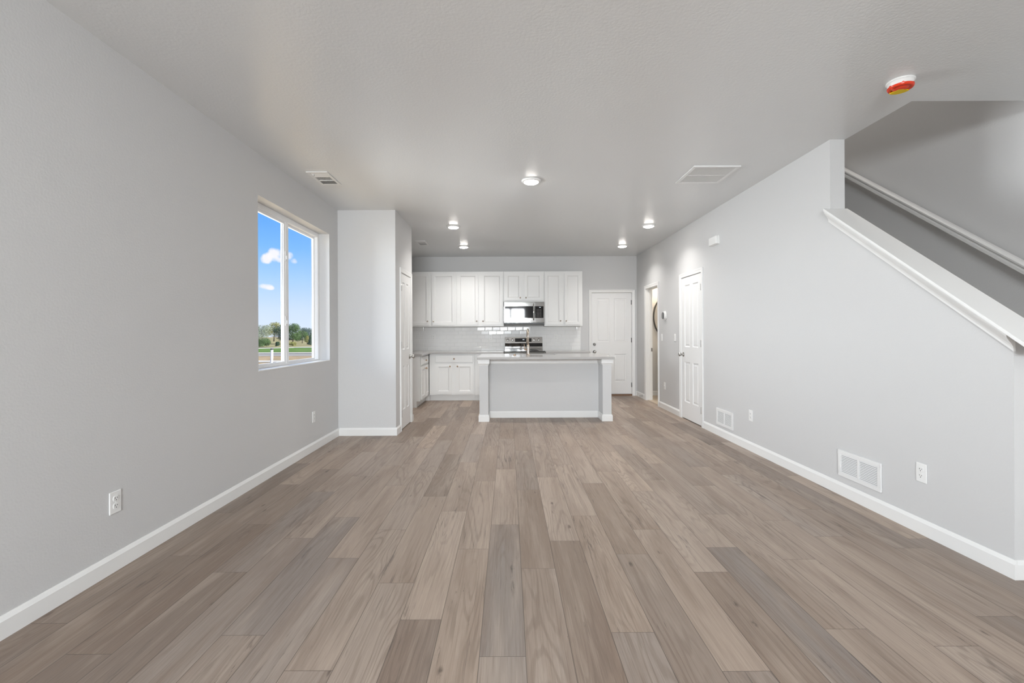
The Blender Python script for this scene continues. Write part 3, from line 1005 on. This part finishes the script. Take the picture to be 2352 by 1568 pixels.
# big return grille
t = thing('ceiling_return_grille', 'wide white slatted return grille in the ceiling toward the right wall', 'grille', (1.91, 4.375, ZC))
W, L, b, d = .43, .47, .030, .012
f = MB()
f.box(-W / 2, W / 2, -L / 2, -L / 2 + b, -d, 0).box(-W / 2, W / 2, L / 2 - b, L / 2, -d, 0).box(-W / 2, -W / 2 + b, -L / 2 + b, L / 2 - b, -d, 0).box(W / 2 - b, W / 2, -L / 2 + b, L / 2 - b, -d, 0)
f.box(-W / 2 + b, W / 2 - b, -.006, .006, -d + .001, 0)
f.build('frame', 'grille_white', t, bevel=.002)
l = MB()
n = 27
for s in (-1, 1):
    ya, yb = sorted((s * .006, s * (L / 2 - b)))
    for i in range(n):
        x = -W / 2 + b + (i + .5) * (W - 2 * b) / n
        l.prism([(x + .0045, -.011), (x + .0032, -.011), (x - .0028, -.003), (x - .0015, -.003)], 1, ya, yb)
l.build('louvers', 'grille_white', t)
MB().box(-W / 2 + b - .003, W / 2 - b + .003, -L / 2 + b - .003, L / 2 - b + .003, -.0012, -.0002).build('shade_sheet', 'duct_shade', t)  # dark sheet standing for shade in the opening above the slats

# smoke detector with a red dust cover
t = thing('smoke_detector', 'round white smoke detector on the ceiling with a red dust cover and yellow label', 'smoke detector', (2.385, 2.76, ZC))
MB().lathe([(.071, 0), (.071, -.008), (.066, -.011), (.064, -.012), (.0635, -.036), (.061, -.040), (0, -.040)], 48).build('base', 'plastic_white', t)
c = MB()
rim = []
for i in range(48):
    a = 2 * pi * i / 48
    up = .034 if (i % 8) else .028
    rim.append(up)
v = []
prof = [(.0652, None), (.0652, -.040), (.061, -.047), (.050, -.048), (.048, -.044), (.040, -.044), (.037, -.050), (.020, -.052), (0, -.052)]
for r, h in prof:
    for i in range(48):
        a = 2 * pi * i / 48
        v.append((r * cos(a), r * sin(a), -rim[i] if h is None else h))
fc = [(k * 48 + i, (k + 1) * 48 + i, (k + 1) * 48 + (i + 1) % 48, k * 48 + (i + 1) % 48) for k in range(len(prof) - 1) for i in range(48)]
c.add(v, fc, True)
cover = c.build('dust_cover', 'red_plastic', t)
MB().box(-.060, -.046, -.006, .008, -.052, -.044).build('tab', 'red_plastic', cover, bevel=.003)
seg = [(.057 * cos(a), .057 * sin(a)) for a in [radians(q) for q in range(6, 124, 8)]]
MB().prism(seg + [(-.014, .000), (.010, -.006)], 2, -.0528, -.0470).build('label', 'yellow_label', cover)

# ------------------------------------------------------------------ kitchen cabinets
CAB_PROF = [(0, 0), (.004, .004), (.012, .006), (.016, .011), (.017, .012)]


def cab_knob(parent, x, z, y, material='nickel'):
    MB().lathe([(.0075, 0), (.006, .004), (.0055, .012), (.011, .016), (.0145, .021), (.0145, .026), (.010, .030), (0, .031)], 18, Matrix.Translation((x, y, z)) @ YROT).build('knob', material, parent)


def cab_door(t, x0, x1, z0, z1, yf, knob_x=None, knob_z=None, km='nickel'):
    s = .052
    d = MB().panel_slab(x0, x1, z0, z1, yf, .019, [(x0 + s, x1 - s, z0 + s, z1 - s)], CAB_PROF).build('door', 'cabinet_white', t)
    if knob_x is not None: cab_knob(d, knob_x, knob_z, yf, km)
    return d


def cab_drawer(t, x0, x1, z0, z1, yf, knob=True, km='nickel'):
    m = MB()
    m.panel_slab(x0, x1, z0, z1, yf, .019, [(x0 + .004, x1 - .004, z0 + .004, z1 - .004)], [(0, .0035), (.006, 0)])
    d = m.build('drawer', 'cabinet_white', t)
    if knob: cab_knob(d, (x0 + x1) / 2, (z0 + z1) / 2, yf, km)
    return d


YU = 8.70      # front of the wall cabinets
GU = 'white wall cabinets over the backsplash'


def upper(label, x0, x1, z0, z1, doors, kz):
    cx = (x0 + x1) / 2
    t = thing('wall_cabinet', label, 'cabinet', (cx, YU, z0), 0, GU)
    MB().box(x0 - cx, x1 - cx, .0215, YB - YU - .001, 0, z1 - z0).build('carcass', 'cabinet_white', t, bevel=.0015)
    for a, b, k in doors:
        kx = (b - .03 if k > 0 else a + .03) - cx
        cab_door(t, a - cx, b - cx, .028, z1 - z0 - .032, 0, kx, kz - z0)


upper('white two-door wall cabinet at the left end beside the pantry', -2.085, -.998, 1.38, 2.43, [(-2.02, -1.515, 1), (-1.463, -1.022, -1)], 1.48)
upper('white two-door wall cabinet left of the microwave', -.996, -.090, 1.38, 2.43, [(-.974, -.575, 1), (-.516, -.110, -1)], 1.48)
upper('short white two-door wall cabinet directly above the microwave', -.088, .684, 1.846, 2.43, [(-.062, .258, 1), (.308, .652, -1)], 1.925)
upper('white two-door wall cabinet right of the microwave', .686, 1.420, 1.38, 2.43, [(.700, 1.024, 1), (1.074, 1.392, -1)], 1.48)

ZT = .872      # top of base cabinets
YC = 8.41      # front of base cabinets
GBC = 'white base cabinets under the counters'


def base(label, loc, rot, w, depth, doors, drawers, km='bronze', toe=(0, 0)):
    t = thing('base_cabinet', label, 'cabinet', loc, rot, GBC)
    MB().box(-w / 2, w / 2, .0215, depth, .105, ZT).build('carcass', 'cabinet_white', t, bevel=.0015)
    MB().box(-w / 2 + toe[0], w / 2 - toe[1], .085, depth, 0, .105).build('toe_kick', 'cabinet_white', t)
    for x0, x1, k in doors: cab_door(t, x0, x1, .130, .688, 0, (x1 - .03 if k > 0 else x0 + .03), .640, km)
    for x0, x1 in drawers: cab_drawer(t, x0, x1, .712, .848, 0, True, km)
    return t


# back run, left of the range: a wide unit and a narrower one beside the range
base('white base cabinet with one wide drawer over two doors, left of the island', (-1.05, YC, 0), 0, .84, YB - YC - .001, [(-.31, -.002, 1), (.075, .395, -1)], [(-.31, .395)])
base('white base cabinet beside the range, mostly behind the left island post', (-.359, YC, 0), 0, .538, YB - YC - .001, [(-.23, -.008, 1), (.008, .24, -1)], [(-.23, .24)])
base('white base cabinet right of the range, behind the island', (1.086, YC, 0), 0, .79, YB - YC - .001, [(-.36, -.01, 1), (.01, .36, -1)], [(-.36, .36)])
# left run, turned to face the island; its blind corner reaches the far wall
t = base('white base cabinet on the left run, its plain side panel facing the camera', (-1.47, 8.035, 0), FACE_E, .75, XL * -1 - 1.47 - .001, [(-.34, -.015, 1), (.0, .325, -1)], [(-.34, .325)])
MB().box(.375, YB - 8.035 - .002, .019, XL * -1 - 1.47 - .001, .105, ZT).box(.375, .45, .085, .3, 0, .105).box(.446, .458, .002, .085, 0, .105).build('corner_filler', 'cabinet_white', t)

# countertops
m = MB()
poly = [(XL + .002, 7.64), (-1.475, 7.64), (-1.452, 7.647), (-1.443, 7.668), (-1.443, 8.35), (-1.413, 8.378), (-.090, 8.378), (-.090, YB - .002), (XL + .002, YB - .002)]
m.prism(poly, 2, ZT + .001, .906)
tag(m.build('kitchen_countertop', 'quartz', bevel=.002), 'grey quartz L-shaped countertop along the left side of the range', 'countertop', 'grey countertops on the base cabinets')
m = MB()
m.prism([(.686, 8.378), (1.51, 8.378), (1.51, YB - .002), (.686, YB - .002)], 2, ZT + .001, .906)
tag(m.build('kitchen_countertop', 'quartz', bevel=.002), 'short grey quartz countertop right of the range, ending at the far door', 'countertop', 'grey countertops on the base cabinets')

# tiled backsplash: glazed bevelled tiles in running bond
t = thing('wall_backsplash', 'glossy white subway tile backsplash', 'backsplash', (0, YB, .906), kind='structure')
BX0, BX1, BZ = XL + .002, 1.424, .474
MB().box(BX0, BX1, -.0052, 0, 0, BZ).build('grout', 'grout', t)
m = MB()
rt = random.Random(5)
TW, TH, G = .150, .0765, .0014
z = G
k = 0
while z < BZ - .01:
    z1 = min(z + TH, BZ)
    x = BX1 - (TW + G) * (1 if k % 2 == 0 else .5)
    first = True
    x_hi = BX1
    while x_hi > BX0 + .01:
        x_lo = max(x, BX0)
        bvl = .009
        tx, tz, ty = rt.uniform(-.0006, .0006), rt.uniform(-.0003, .0003), rt.uniform(0, .0004)
        o4 = [(x_lo, -.005, z), (x_hi, -.005, z), (x_hi, -.005, z1), (x_lo, -.005, z1)]
        a4 = [(x_lo + .0004, -.0060, z + .0004), (x_hi - .0004, -.0060, z + .0004), (x_hi - .0004, -.0060, z1 - .0004), (x_lo + .0004, -.0060, z1 - .0004)]
        i4 = [(x_lo + bvl, -.0078 + tx + tz - ty, z + bvl), (x_hi - bvl, -.0078 - tx + tz - ty, z + bvl), (x_hi - bvl, -.0078 - tx - tz - ty, z1 - bvl), (x_lo + bvl, -.0078 + tx - tz - ty, z1 - bvl)]
        for r0, r1, sm in ((o4, a4, False), (a4, i4, False)):
            for i in range(4):
                j = (i + 1) % 4
                m.add([r0[i], r0[j], r1[j], r1[i]], [(0, 1, 2, 3)], sm)
        m.add(i4, [(0, 1, 2, 3)])
        x_hi = x_lo - G
        x = x_lo - G - TW
    z = z1 + G
    k += 1
m.build('tiles', 'tile_white', t)

# ------------------------------------------------------------------ microwave
t = thing('microwave', 'stainless over-the-range microwave with a black glass door, under the short cabinet', 'microwave', (.298, 8.62, 1.413))
hw_, hh = .378, .425
MB().box(-hw_, hw_, .03, YB - 8.62 - .012, .03, hh).build('body', 'steel_dark', t, bevel=.003)
MB().box(-hw_, hw_, .012, .05, 0, .035).box(-hw_, hw_, .05, .36, .005, .03).build('vent_hood', 'black_plastic', t)
MB().box(-hw_, hw_, .004, .03, .035, .060).build('lower_trim', 'steel', t, bevel=.002)
dx1 = .200
d = MB()
d.box(-hw_, dx1, 0, .03, .062, .122).box(-hw_, dx1, 0, .03, .345, hh).box(-hw_, -hw_ + .012, 0, .03, .122, .345)
door = d.build('door', 'steel', t, bevel=.0015)
MB().box(-hw_ + .012, dx1, .001, .03, .122, .345).build('door_glass', 'black_glass', door)
p = MB()
p.box(dx1 + .004, hw_, 0, .03, .062, .122).box(dx1 + .004, hw_, 0, .03, .345, hh).box(hw_ - .012, hw_, 0, .03, .122, .345)
cp = p.build('control_frame', 'steel', t, bevel=.0015)
panel = MB().box(dx1 + .004, hw_ - .012, .001, .03, .122, .345).build('control_panel', 'black_glass', t)
k = MB()
for r in range(7):
    for c_ in range(3):
        k.box(dx1 + .036 + c_ * .034, dx1 + .056 + c_ * .034, .0, .002, .142 + r * .022, .150 + r * .022)
k.build('keypad', 'key_grey', panel)
MB().box(dx1 + .085, dx1 + .115, .0, .002, .316, .328).build('clock_display', 'display_glow', panel)
h = MB()
h.tube([(dx1 - .022, .0, .085), (dx1 - .022, -.03, .092), (dx1 - .022, -.042, .12), (dx1 - .022, -.045, .24), (dx1 - .022, -.042, .36), (dx1 - .022, -.03, .385), (dx1 - .022, 0, .392)], .0115, 12)
h.build('handle', 'steel', door)

# ------------------------------------------------------------------ range
RXC = .2975
t = thing('kitchen_range', 'stainless electric range with a rear control panel, between the counters behind the island', 'range', (RXC, 8.36, 0))
rw = .379
RD = YB - 8.36 - .012
MB().box(-rw, rw, .03, RD, .10, .895).build('body', 'steel_dark', t)
MB().box(-rw + .01, rw - .01, .08, RD, 0, .10).build('plinth', 'black_plastic', t)
od = MB().box(-rw, rw, .0, .03, .28, .80).build('oven_door', 'steel', t, bevel=.003)
MB().box(-rw + .1, rw - .1, -.001, .01, .40, .68).build('oven_window', 'black_glass', od)
h = MB()
h.tube([(-rw + .05, -.045, .765), (rw - .05, -.045, .765)], .012, 12)
h.box(-rw + .06, -rw + .085, -.04, .0, .755, .775).box(rw - .085, rw - .06, -.04, 0, .755, .775)
h.build('oven_handle', 'steel', od)
MB().box(-rw, rw, .002, .03, .11, .272).build('storage_drawer', 'steel', t, bevel=.003)
MB().box(-rw, rw, -.002, .035, .81, .905).build('front_trim', 'steel', t, bevel=.004)
ct = MB().box(-rw, rw, .035, RD - .06, .895, .916).build('cooktop', 'cooktop_glass', t, bevel=.002)
for bx, by, br in ((-.19, .17, .10), (.19, .17, .085), (-.19, .42, .08), (.19, .42, .10)):
    MB().lathe([(br, .9162), (br, .9166), (br - .003, .9166), (br - .003, .9162)], 40, Matrix.Translation((bx, by, 0))).build('burner_ring', 'key_grey', ct)
bg = MB()
bg.prism([(RD - .075, .916), (RD, .916), (RD, 1.172), (RD - .035, 1.172), (RD - .062, 1.055), (RD - .062, .99), (RD - .075, .985)], 0, -rw + .01, rw - .01)
bgo = bg.build('backguard', 'steel', t, bevel=.002)
MB().box(-rw + .012, rw - .012, RD - .068, RD - .058, .99, 1.052).build('vent_strip', 'black_glass', bgo)


def guard_y(z): return RD - .062 + (z - 1.055) * .027 / .117


sl = math.atan2(.027, .117)
dm = MB()
z0, z1 = 1.078, 1.148
dm.add([(-.17, guard_y(z0) - .003, z0), (.155, guard_y(z0) - .003, z0), (.155, guard_y(z1) - .003, z1), (-.17, guard_y(z1) - .003, z1), (-.17, guard_y(z0) + .01, z0), (.155, guard_y(z0) + .01, z0), (.155, guard_y(z1) + .01, z1), (-.17, guard_y(z1) + .01, z1)],
       [(0, 1, 2, 3), (4, 7, 6, 5), (0, 4, 5, 1), (3, 2, 6, 7), (0, 3, 7, 4), (1, 5, 6, 2)])
disp = dm.build('control_display', 'black_glass', bgo)
MB().box(-.02, .015, guard_y(1.12) - .0045, guard_y(1.12) - .002, 1.114, 1.128).build('clock_digits', 'display_glow', disp)
for x in (-.31, -.222, .205, .298):
    MB().lathe([(.026, 0), (.025, .012), (.021, .026), (.018, .028), (0, .029)], 24, Matrix.Translation((x, guard_y(1.113), 1.113)) @ Matrix.Rotation(-sl, 4, 'X') @ YROT).build('control_knob', 'satin_nickel', bgo)

# ------------------------------------------------------------------ island
IX0, IX1, IYF, IYP, IYB = -.414, 1.452, 6.432, 6.735, 7.40
t = thing('kitchen_island', 'grey-panelled kitchen island with two square posts and white trim', 'kitchen island', ((IX0 + IX1) / 2, IYF, 0))
cx, cy = (IX0 + IX1) / 2, IYF
a, b = IX0 - cx, IX1 - cx
MB().box(a, b, IYP - cy, IYP - cy + .11, 0, .878).build('back_panel', 'wall_paint', t)
PW = .124
posts = []
for x0 in (a, b - PW):
    p = MB().box(x0, x0 + PW, 0, IYP - cy, 0, .878).build('post', 'wall_paint', t)
    c = MB()
    yb_ = IYP - cy - .015
    rg = [[(x0 - e, -e, z), (x0 + PW + e, -e, z), (x0 + PW + e, yb_, z), (x0 - e, yb_, z)] for e, z in ((.018, .878), (.018, .820), (.013, .812), (.006, .806), (.003, .794), (0, .793))]
    for r0, r1 in zip(rg, rg[1:]):
        for i in range(4):
            k = (i + 1) % 4
            c.add([r1[i], r1[k], r0[k], r0[i]], [(0, 1, 2, 3)])
    c.add(rg[0], [(0, 1, 2, 3)])
    c.build('post_cap', 'trim_white', p)
    c = MB()
    e = .014
    c.box(x0 - e, x0 + PW + e, -e, IYP - cy + .12 if False else IYP - cy - .015, 0, BBH - .012)
    c.box(x0 - e + .006, x0 + PW + e - .006, -e + .006, IYP - cy - .015, BBH - .012, BBH)
    c.build('post_base', 'trim_white', p, bevel=.001)
bbm = MB()
bb_run(bbm, 0, IYP - cy, -1, a + PW + .014, b - PW - .014)
bbm.build('baseboard', 'trim_white', t)
mold = MB()
mold.prism([(IYP - cy, .795), (IYP - cy - .012, .795), (IYP - cy - .016, .805), (IYP - cy - .016, .83), (IYP - cy - .030, .85), (IYP - cy - .030, .878), (IYP - cy, .878)], 0, a + PW + .018, b - PW - .018)
mold.build('top_moulding', 'trim_white', t)
ib = MB()
s0, s1 = -.03 - cx, .78 - cx
ib.box(a, s0, IYP - cy + .11, IYB - cy - .02, .1, ZT + .006).box(s1, b, IYP - cy + .11, IYB - cy - .02, .1, ZT + .006)
ib.box(s0, s1, IYP - cy + .11, IYP - cy + .125, .1, ZT + .006).box(s0, s1, IYB - cy - .022, IYB - cy - .02, .1, ZT + .006).box(s0, s1, IYP - cy + .125, IYB - cy - .022, .1, .118)
ib = ib.build('cabinet_body', 'cabinet_white', t)
MB().box(a, b, IYP - cy + .11, IYB - cy - .1, 0, .1).build('toe_kick', 'cabinet_white', t)
for i, (x0, x1) in enumerate(((a + .02, a + .60), (a + .62, a + 1.22), (a + 1.24, b - .02))):
    s = .052
    q = MB().panel_slab(-x1, -x0, .13, .84, 0, .019, [(-x1 + s, -x0 - s, .13 + s, .84 - s)], CAB_PROF)
    q.v = [(-x, IYB - cy - y, z) for x, y, z in q.v]
    q.build('door', 'cabinet_white', t)

# island top with a sink cut-out
SX0, SX1, SY0, SY1 = .01, .74, 7.02, 7.36
CX0, CX1, CY0, CY1 = -.445, 1.490, 6.375, 7.455
ZI0, ZI1 = .880, .912
m = MB()
xs, ys = [CX0, SX0, SX1, CX1], [CY0, SY0, SY1, CY1]
for i in range(3):
    for j in range(3):
        if i == 1 and j == 1: continue
        m.add([(xs[i], ys[j], ZI1), (xs[i + 1], ys[j], ZI1), (xs[i + 1], ys[j + 1], ZI1), (xs[i], ys[j + 1], ZI1)], [(0, 1, 2, 3)])
        m.add([(xs[i], ys[j], ZI0), (xs[i + 1], ys[j], ZI0), (xs[i + 1], ys[j + 1], ZI0), (xs[i], ys[j + 1], ZI0)], [(3, 2, 1, 0)])
for (ax, ay), (bx, by) in (((CX0, CY0), (CX1, CY0)), ((CX1, CY0), (CX1, CY1)), ((CX1, CY1), (CX0, CY1)), ((CX0, CY1), (CX0, CY0)),
                           ((SX0, SY1), (SX1, SY1)), ((SX1, SY1), (SX1, SY0)), ((SX1, SY0), (SX0, SY0)), ((SX0, SY0), (SX0, SY1))):
    m.add([(ax, ay, ZI0), (bx, by, ZI0), (bx, by, ZI1), (ax, ay, ZI1)], [(0, 1, 2, 3)])
tag(m.build('island_countertop', 'quartz', bevel=.003), 'pale grey quartz top of the kitchen island', 'countertop')

t = thing('kitchen_sink', 'stainless sink set into the island top beyond the faucet', 'sink', ((SX0 + SX1) / 2, (SY0 + SY1) / 2, .70))
w_, d_ = (SX1 - SX0) / 2, (SY1 - SY0) / 2
m = MB()
m.box(-w_ - .01, w_ + .01, -d_ - .01, d_ + .01, 0, .006)
m.box(-w_ - .01, -w_ - .002, -d_ - .01, d_ + .01, .006, .179).box(w_ + .002, w_ + .01, -d_ - .01, d_ + .01, .006, .179).box(-w_, w_, -d_ - .01, -d_ - .002, .006, .179).box(-w_, w_, d_ + .002, d_ + .01, .006, .179)
m.build('basin', 'steel', t)
MB().lathe([(.045, .0065), (.045, .009), (.03, .009), (.028, .004), (0, .004)], 24).build('drain', 'satin_nickel', t)

FX, FY = .296, 6.93
t = thing('kitchen_faucet', 'tall warm-nickel gooseneck faucet standing on the island top', 'faucet', (FX, FY, ZI1))
MB().lathe([(.029, 0), (.029, .006), (.024, .012), (.0215, .03), (.0215, .13), (.0195, .16)], 24).build('body', 'nickel', t)
pts = [(0, 0, .15), (0, 0, .28)]
R = .095
for i in range(11):
    an = pi - i * pi * 1.08 / 10
    pts.append((0, R + R * cos(an), .298 + R * sin(an)))
MB().tube(pts, .0155, 14).build('spout', 'nickel', t)
e = Vector(pts[-1]); dd = (Vector(pts[-1]) - Vector(pts[-2])).normalized()
MB().tube([e, e + dd * .045, e + dd * .10], [.0165, .0185, .0205], 14).build('spray_head', 'nickel', t)
m = MB()
m.tube([(-.012, 0, .085), (-.052, 0, .085)], .0125, 14)
m.tube([(-.046, 0, .085), (-.052, .004, .12), (-.060, .01, .172)], [.006, .005, .0045], 10)
m.build('handle', 'bronze', t)
t = thing('air_switch', 'small round brass push button on the island top left of the faucet', 'button', (.092, 6.95, ZI1))
MB().lathe([(.022, 0), (.022, .005), (.016, .008)], 20).build('collar', 'bronze', t)
MB().lathe([(.013, .008), (.013, .014), (0, .015)], 20).build('button', 'bronze', t)

# ------------------------------------------------------------------ bathroom glimpse
t = thing('bathroom_mirror', 'oval mirror with a thin black frame on the bathroom wall, glimpsed through the doorway', 'mirror', (3.135, YB, 1.56))
n = 56


def ring(rx, rz, y): return [(rx * cos(2 * pi * i / n), y, rz * sin(2 * pi * i / n)) for i in range(n)]


m = MB()
rs = [ring(.270, .42, 0), ring(.270, .42, -.022), ring(.248, .398, -.022), ring(.248, .398, -.006)]
for r0, r1 in zip(rs, rs[1:]):
    m.add(r0 + r1, [(i, (i + 1) % n, n + (i + 1) % n, n + i) for i in range(n)])
m.build('frame', 'mirror_frame', t)
m = MB(); m.add(ring(.250, .40, -.008), [tuple(range(n))[::-1]]); m.add(ring(.250, .40, -.001), [tuple(range(n))])
m.add(ring(.250, .40, -.008) + ring(.250, .40, -.001), [(i, (i + 1) % n, n + (i + 1) % n, n + i) for i in range(n)])
m.build('glass', 'mirror', t)
t = thing('bathroom_sink', 'white wall-hung sink under the oval mirror in the bathroom', 'sink', (3.16, YB, .70))
prof = [(.10, 0), (.20, .02), (.255, .08), (.27, .17), (.262, .188), (.245, .186), (.235, .12), (.12, .075), (0, .07)]
m = MB()
v = []
for r, h in prof:
    for i in range(32):
        an = 2 * pi * i / 32
        v.append((r * cos(an), -.215 + r * .78 * sin(an), h))
m.add(v, [(k * 32 + i, k * 32 + (i + 1) % 32, (k + 1) * 32 + (i + 1) % 32, (k + 1) * 32 + i) for k in range(len(prof) - 1) for i in range(32)], True)
m.box(-.16, .16, -.05, 0, .03, .188)
m.build('basin', 'porcelain', t)
MB().tube([(0, -.07, .18), (0, -.07, .27), (0, -.10, .30), (0, -.16, .29)], .012, 10).build('tap', 'satin_nickel', t)
bl = bpy.data.lights.new('bathroom_lamp', 'POINT')
bl.energy = 26; bl.color = (1.0, .82, .60); bl.shadow_soft_size = .12
blo = bpy.data.objects.new('bathroom_lamp', bl); COL.objects.link(blo); blo.location = (3.2, 8.75, 2.28)

# ------------------------------------------------------------------ outdoors, seen through the window
GZ = -.40


def ground_poly(name, material, pts, z, label, cat, kind='structure', thick=.02):
    m = MB()
    m.prism(pts, 2, z - thick, z)
    return tag(m.build(name, material), label, cat, None, kind)


ground_poly('ground', 'dirt', [(-200, -60), (60, -60), (60, 260), (-200, 260)], GZ, 'bare tan earth of the yard outside the window', 'ground', thick=.3)
ground_poly('path_near', 'concrete', [(-60, 25.8), (-12.5, 26.6), (-12.0, 28.2), (-60, 28.2)], GZ + .03, 'pale concrete walk across the yard outside', 'path')
ground_poly('road', 'asphalt', [(-120, 34.2), (30, 34.2), (30, 37.4), (-120, 37.4)], GZ + .02, 'grey street beyond the yard', 'road')
ground_poly('road_edge', 'asphalt_dark', [(-120, 37.4), (30, 37.4), (30, 38.4), (-120, 38.4)], GZ + .025, 'dark strip at the far edge of the street', 'road')
ground_poly('kerb', 'concrete', [(-120, 38.4), (30, 38.4), (30, 40.6), (-120, 40.6)], GZ + .03, 'pale gutter along the far side of the street', 'kerb')
ground_poly('lawn', 'lawn', [(-120, 40.6), (30, 40.6), (30, 54), (-120, 54)], GZ + .06, 'mown green verge beyond the street', 'grass', 'stuff', thick=.08)
m = MB()
inner, outer = [], []
for i in range(19):
    f = i / 18
    x = -60 + 90 * f
    sag = 8.5 * max(0, min(1, (-24.5 - x) / 7)) ** 1.4
    inner.append((x, 53.2 - sag)); outer.append((x, 56.6 - sag * .9))
m.prism(inner + outer[::-1], 2, GZ + .02, GZ + .085)
tag(m.build('path', 'concrete'), 'pale sidewalk curving past the green verge', 'path', None, 'structure')
ground_poly('field', 'dry_grass', [(-200, 56), (60, 56), (60, 200), (-200, 200)], GZ + .05, 'dry grass beyond the sidewalk', 'grass', 'stuff', thick=.05)


def crown_mesh(name, material, parent, blobs, leaf, count, rnd):
    m = MB()
    tot = sum(b[3] * b[4] * b[5] for b in blobs)
    for bx, by, bz, rx, ry, rz in blobs:
        for _ in range(max(20, int(count * rx * ry * rz / tot))):
            d = Vector((rnd.gauss(0, 1), rnd.gauss(0, 1), rnd.gauss(0, 1))).normalized()
            r = rnd.random() ** .33
            p = Vector((bx + d.x * rx * r, by + d.y * ry * r, bz + d.z * rz * r))
            u = Vector((rnd.gauss(0, 1), rnd.gauss(0, 1), rnd.gauss(0, 1))).normalized()
            p.z = p.z if p.z > leaf * 1.35 else leaf * 1.35 + rnd.random() * leaf * 4
            w = u.cross(d if abs(u.dot(d)) < .95 else Vector((0, 0, 1))).normalized()
            s = leaf * rnd.uniform(.6, 1.3)
            m.add([p - u * s, p - w * s * .5, p + u * s, p + w * s * .5], [(0, 1, 2, 3)])
    return m.build(name, material, parent)


def tree(name, label, u, v_top, Y, width_px, material, seed, shape='round', cat='tree', group=None, trunk=True, count=5200):
    rnd = random.Random(seed)
    x = (u - 1168) * Y / 1045
    h = CAM_H + (765 - v_top) * Y / 1045 - GZ
    w = width_px * Y / 1045 / 2
    t = thing(name, label, cat, (x, Y, GZ + .05), 0, group)
    blobs = []
    z0 = .13 * h if trunk else 0.06 * h
    if shape == 'cone':
        for i in range(7):
            f = i / 6
            blobs.append((rnd.uniform(-.1, .1) * w, 0, z0 + f * (h - z0) * .93, w * (1 - .8 * f), w * (1 - .8 * f), (h - z0) * .13))
    else:
        blobs.append((0, 0, (h + z0) / 2, w * .82, w * .8, (h - z0) / 2 * .86))
        for i in range(9):
            a = rnd.uniform(0, 2 * pi); zz = rnd.uniform(.25, .92)
            s = rnd.uniform(.35, .5) * w
            lim = math.sqrt(max(.1, 1 - (2 * zz - 1) ** 2))
            blobs.append((cos(a) * (w - s) * lim, sin(a) * (w - s) * lim, z0 + zz * (h - z0) - s * .4, s, s, s * .9))
        blobs = [(bx, by, min(bz, h - rz), rx, ry, rz) for bx, by, bz, rx, ry, rz in blobs]
    crown_mesh('crown', material, t, blobs, max(.05, h * .021), count, rnd)
    if trunk:
        MB().tube([(0, 0, .004 * h), (.02 * h, 0, .3 * h), (-.01 * h, .01 * h, .7 * h)], [.028 * h, .02 * h, .008 * h], 8).build('trunk', 'bark', t)
    return t


GT = 'trees beyond the street outside the window'
tree('tree', 'tall silver-green tree at the left edge of the window view', 601, 741, 84, 52, 'leaf_silver', 1, group=GT)
tree('tree', 'airy yellow-green tree standing behind the silver tree', 629, 735, 100, 36, 'leaf_yellow', 2, group=GT, count=2600)
tree('tree', 'dark green tree partly behind the window mullion', 647, 741, 76, 44, 'leaf_dark', 3, group=GT)
tree('tree', 'big dense mid-green tree seen through the far pane', 672, 737, 74, 46, 'leaf_green', 4, group=GT)
tree('tree', 'smaller round mid-green tree right of the big dense one', 694, 756, 78, 34, 'leaf_green', 5, group=GT)
tree('tree', 'distant blue-green tree on the skyline behind the others', 702, 748, 118, 34, 'leaf_blue', 6, group=GT)
tree('tree', 'distant blue-green tree at the far edge of the window view', 722, 750, 112, 42, 'leaf_blue', 7, group=GT)
tree('tree', 'slim dark conifer near the right edge of the window view', 714, 764, 66, 15, 'leaf_dark', 8, 'cone', group=GT)
tree('tree', 'small yellowing tree between the round tree and the conifer', 705, 768, 70, 12, 'leaf_yellow', 10, group=GT, count=1800)
GBU = 'bushes by the far sidewalk'
tree('bush', 'large rounded dark green bush beside the sidewalk, at the left of the view', 603, 774, 57.5, 40, 'leaf_green', 11, cat='bush', group=GBU, trunk=False)
tree('bush', 'small yellow-green bush left of the parked cars', 672, 783, 60, 18, 'leaf_yellow', 12, cat='bush', group=GBU, trunk=False, count=1800)
tree('bush', 'little dark bush beside the sidewalk by the mullion', 637, 782, 58, 11, 'leaf_dark', 13, cat='bush', group=GBU, trunk=False, count=1800)


def car(label, u, Y, material, rot):
    t = thing('car', label, 'car', ((u - 1168) * Y / 1045, Y, GZ + .05), rot, 'parked cars beyond the trees')
    MB().prism([(-2.1, .3), (2.1, .3), (2.15, .7), (1.3, .88), (.7, 1.35), (-.9, 1.38), (-1.6, .95), (-2.15, .85)], 1, -.85, .85).build('body', material, t, bevel=.06)
    MB().prism([(1.12, .92), (.66, 1.28), (-.86, 1.31), (-1.38, .95)], 1, -.86, .86).build('windows', 'black_glass', t)
    for x in (-1.35, 1.35):
        for y in (-.78, .78):
            MB().lathe([(.31, -.09), (.31, .09)], 16, Matrix.Translation((x, y, .31)) @ Matrix.Rotation(pi / 2, 4, 'X')).build('wheel', 'tyre', t)


car('white parked car under the big green tree outside', 679, 122, 'car_white', .12)
car('pale blue parked car farther right outside', 700, 126, 'car_blue', -.1)

PXY = ((624 - 1168) * 12 / 1045, 12.0)
t = thing('marker_post', 'slim white plastic post with a dark cap standing in the yard outside the window', 'post', (PXY[0], PXY[1], GZ))
MB().tube([(-.03, 0, -.05), (.005, 0, 1.24)], .033, 14).build('pipe', 'pipe_white', t)
MB().tube([(.005, 0, 1.24), (.006, 0, 1.275)], .035, 14).build('cap', 'pipe_cap', t)
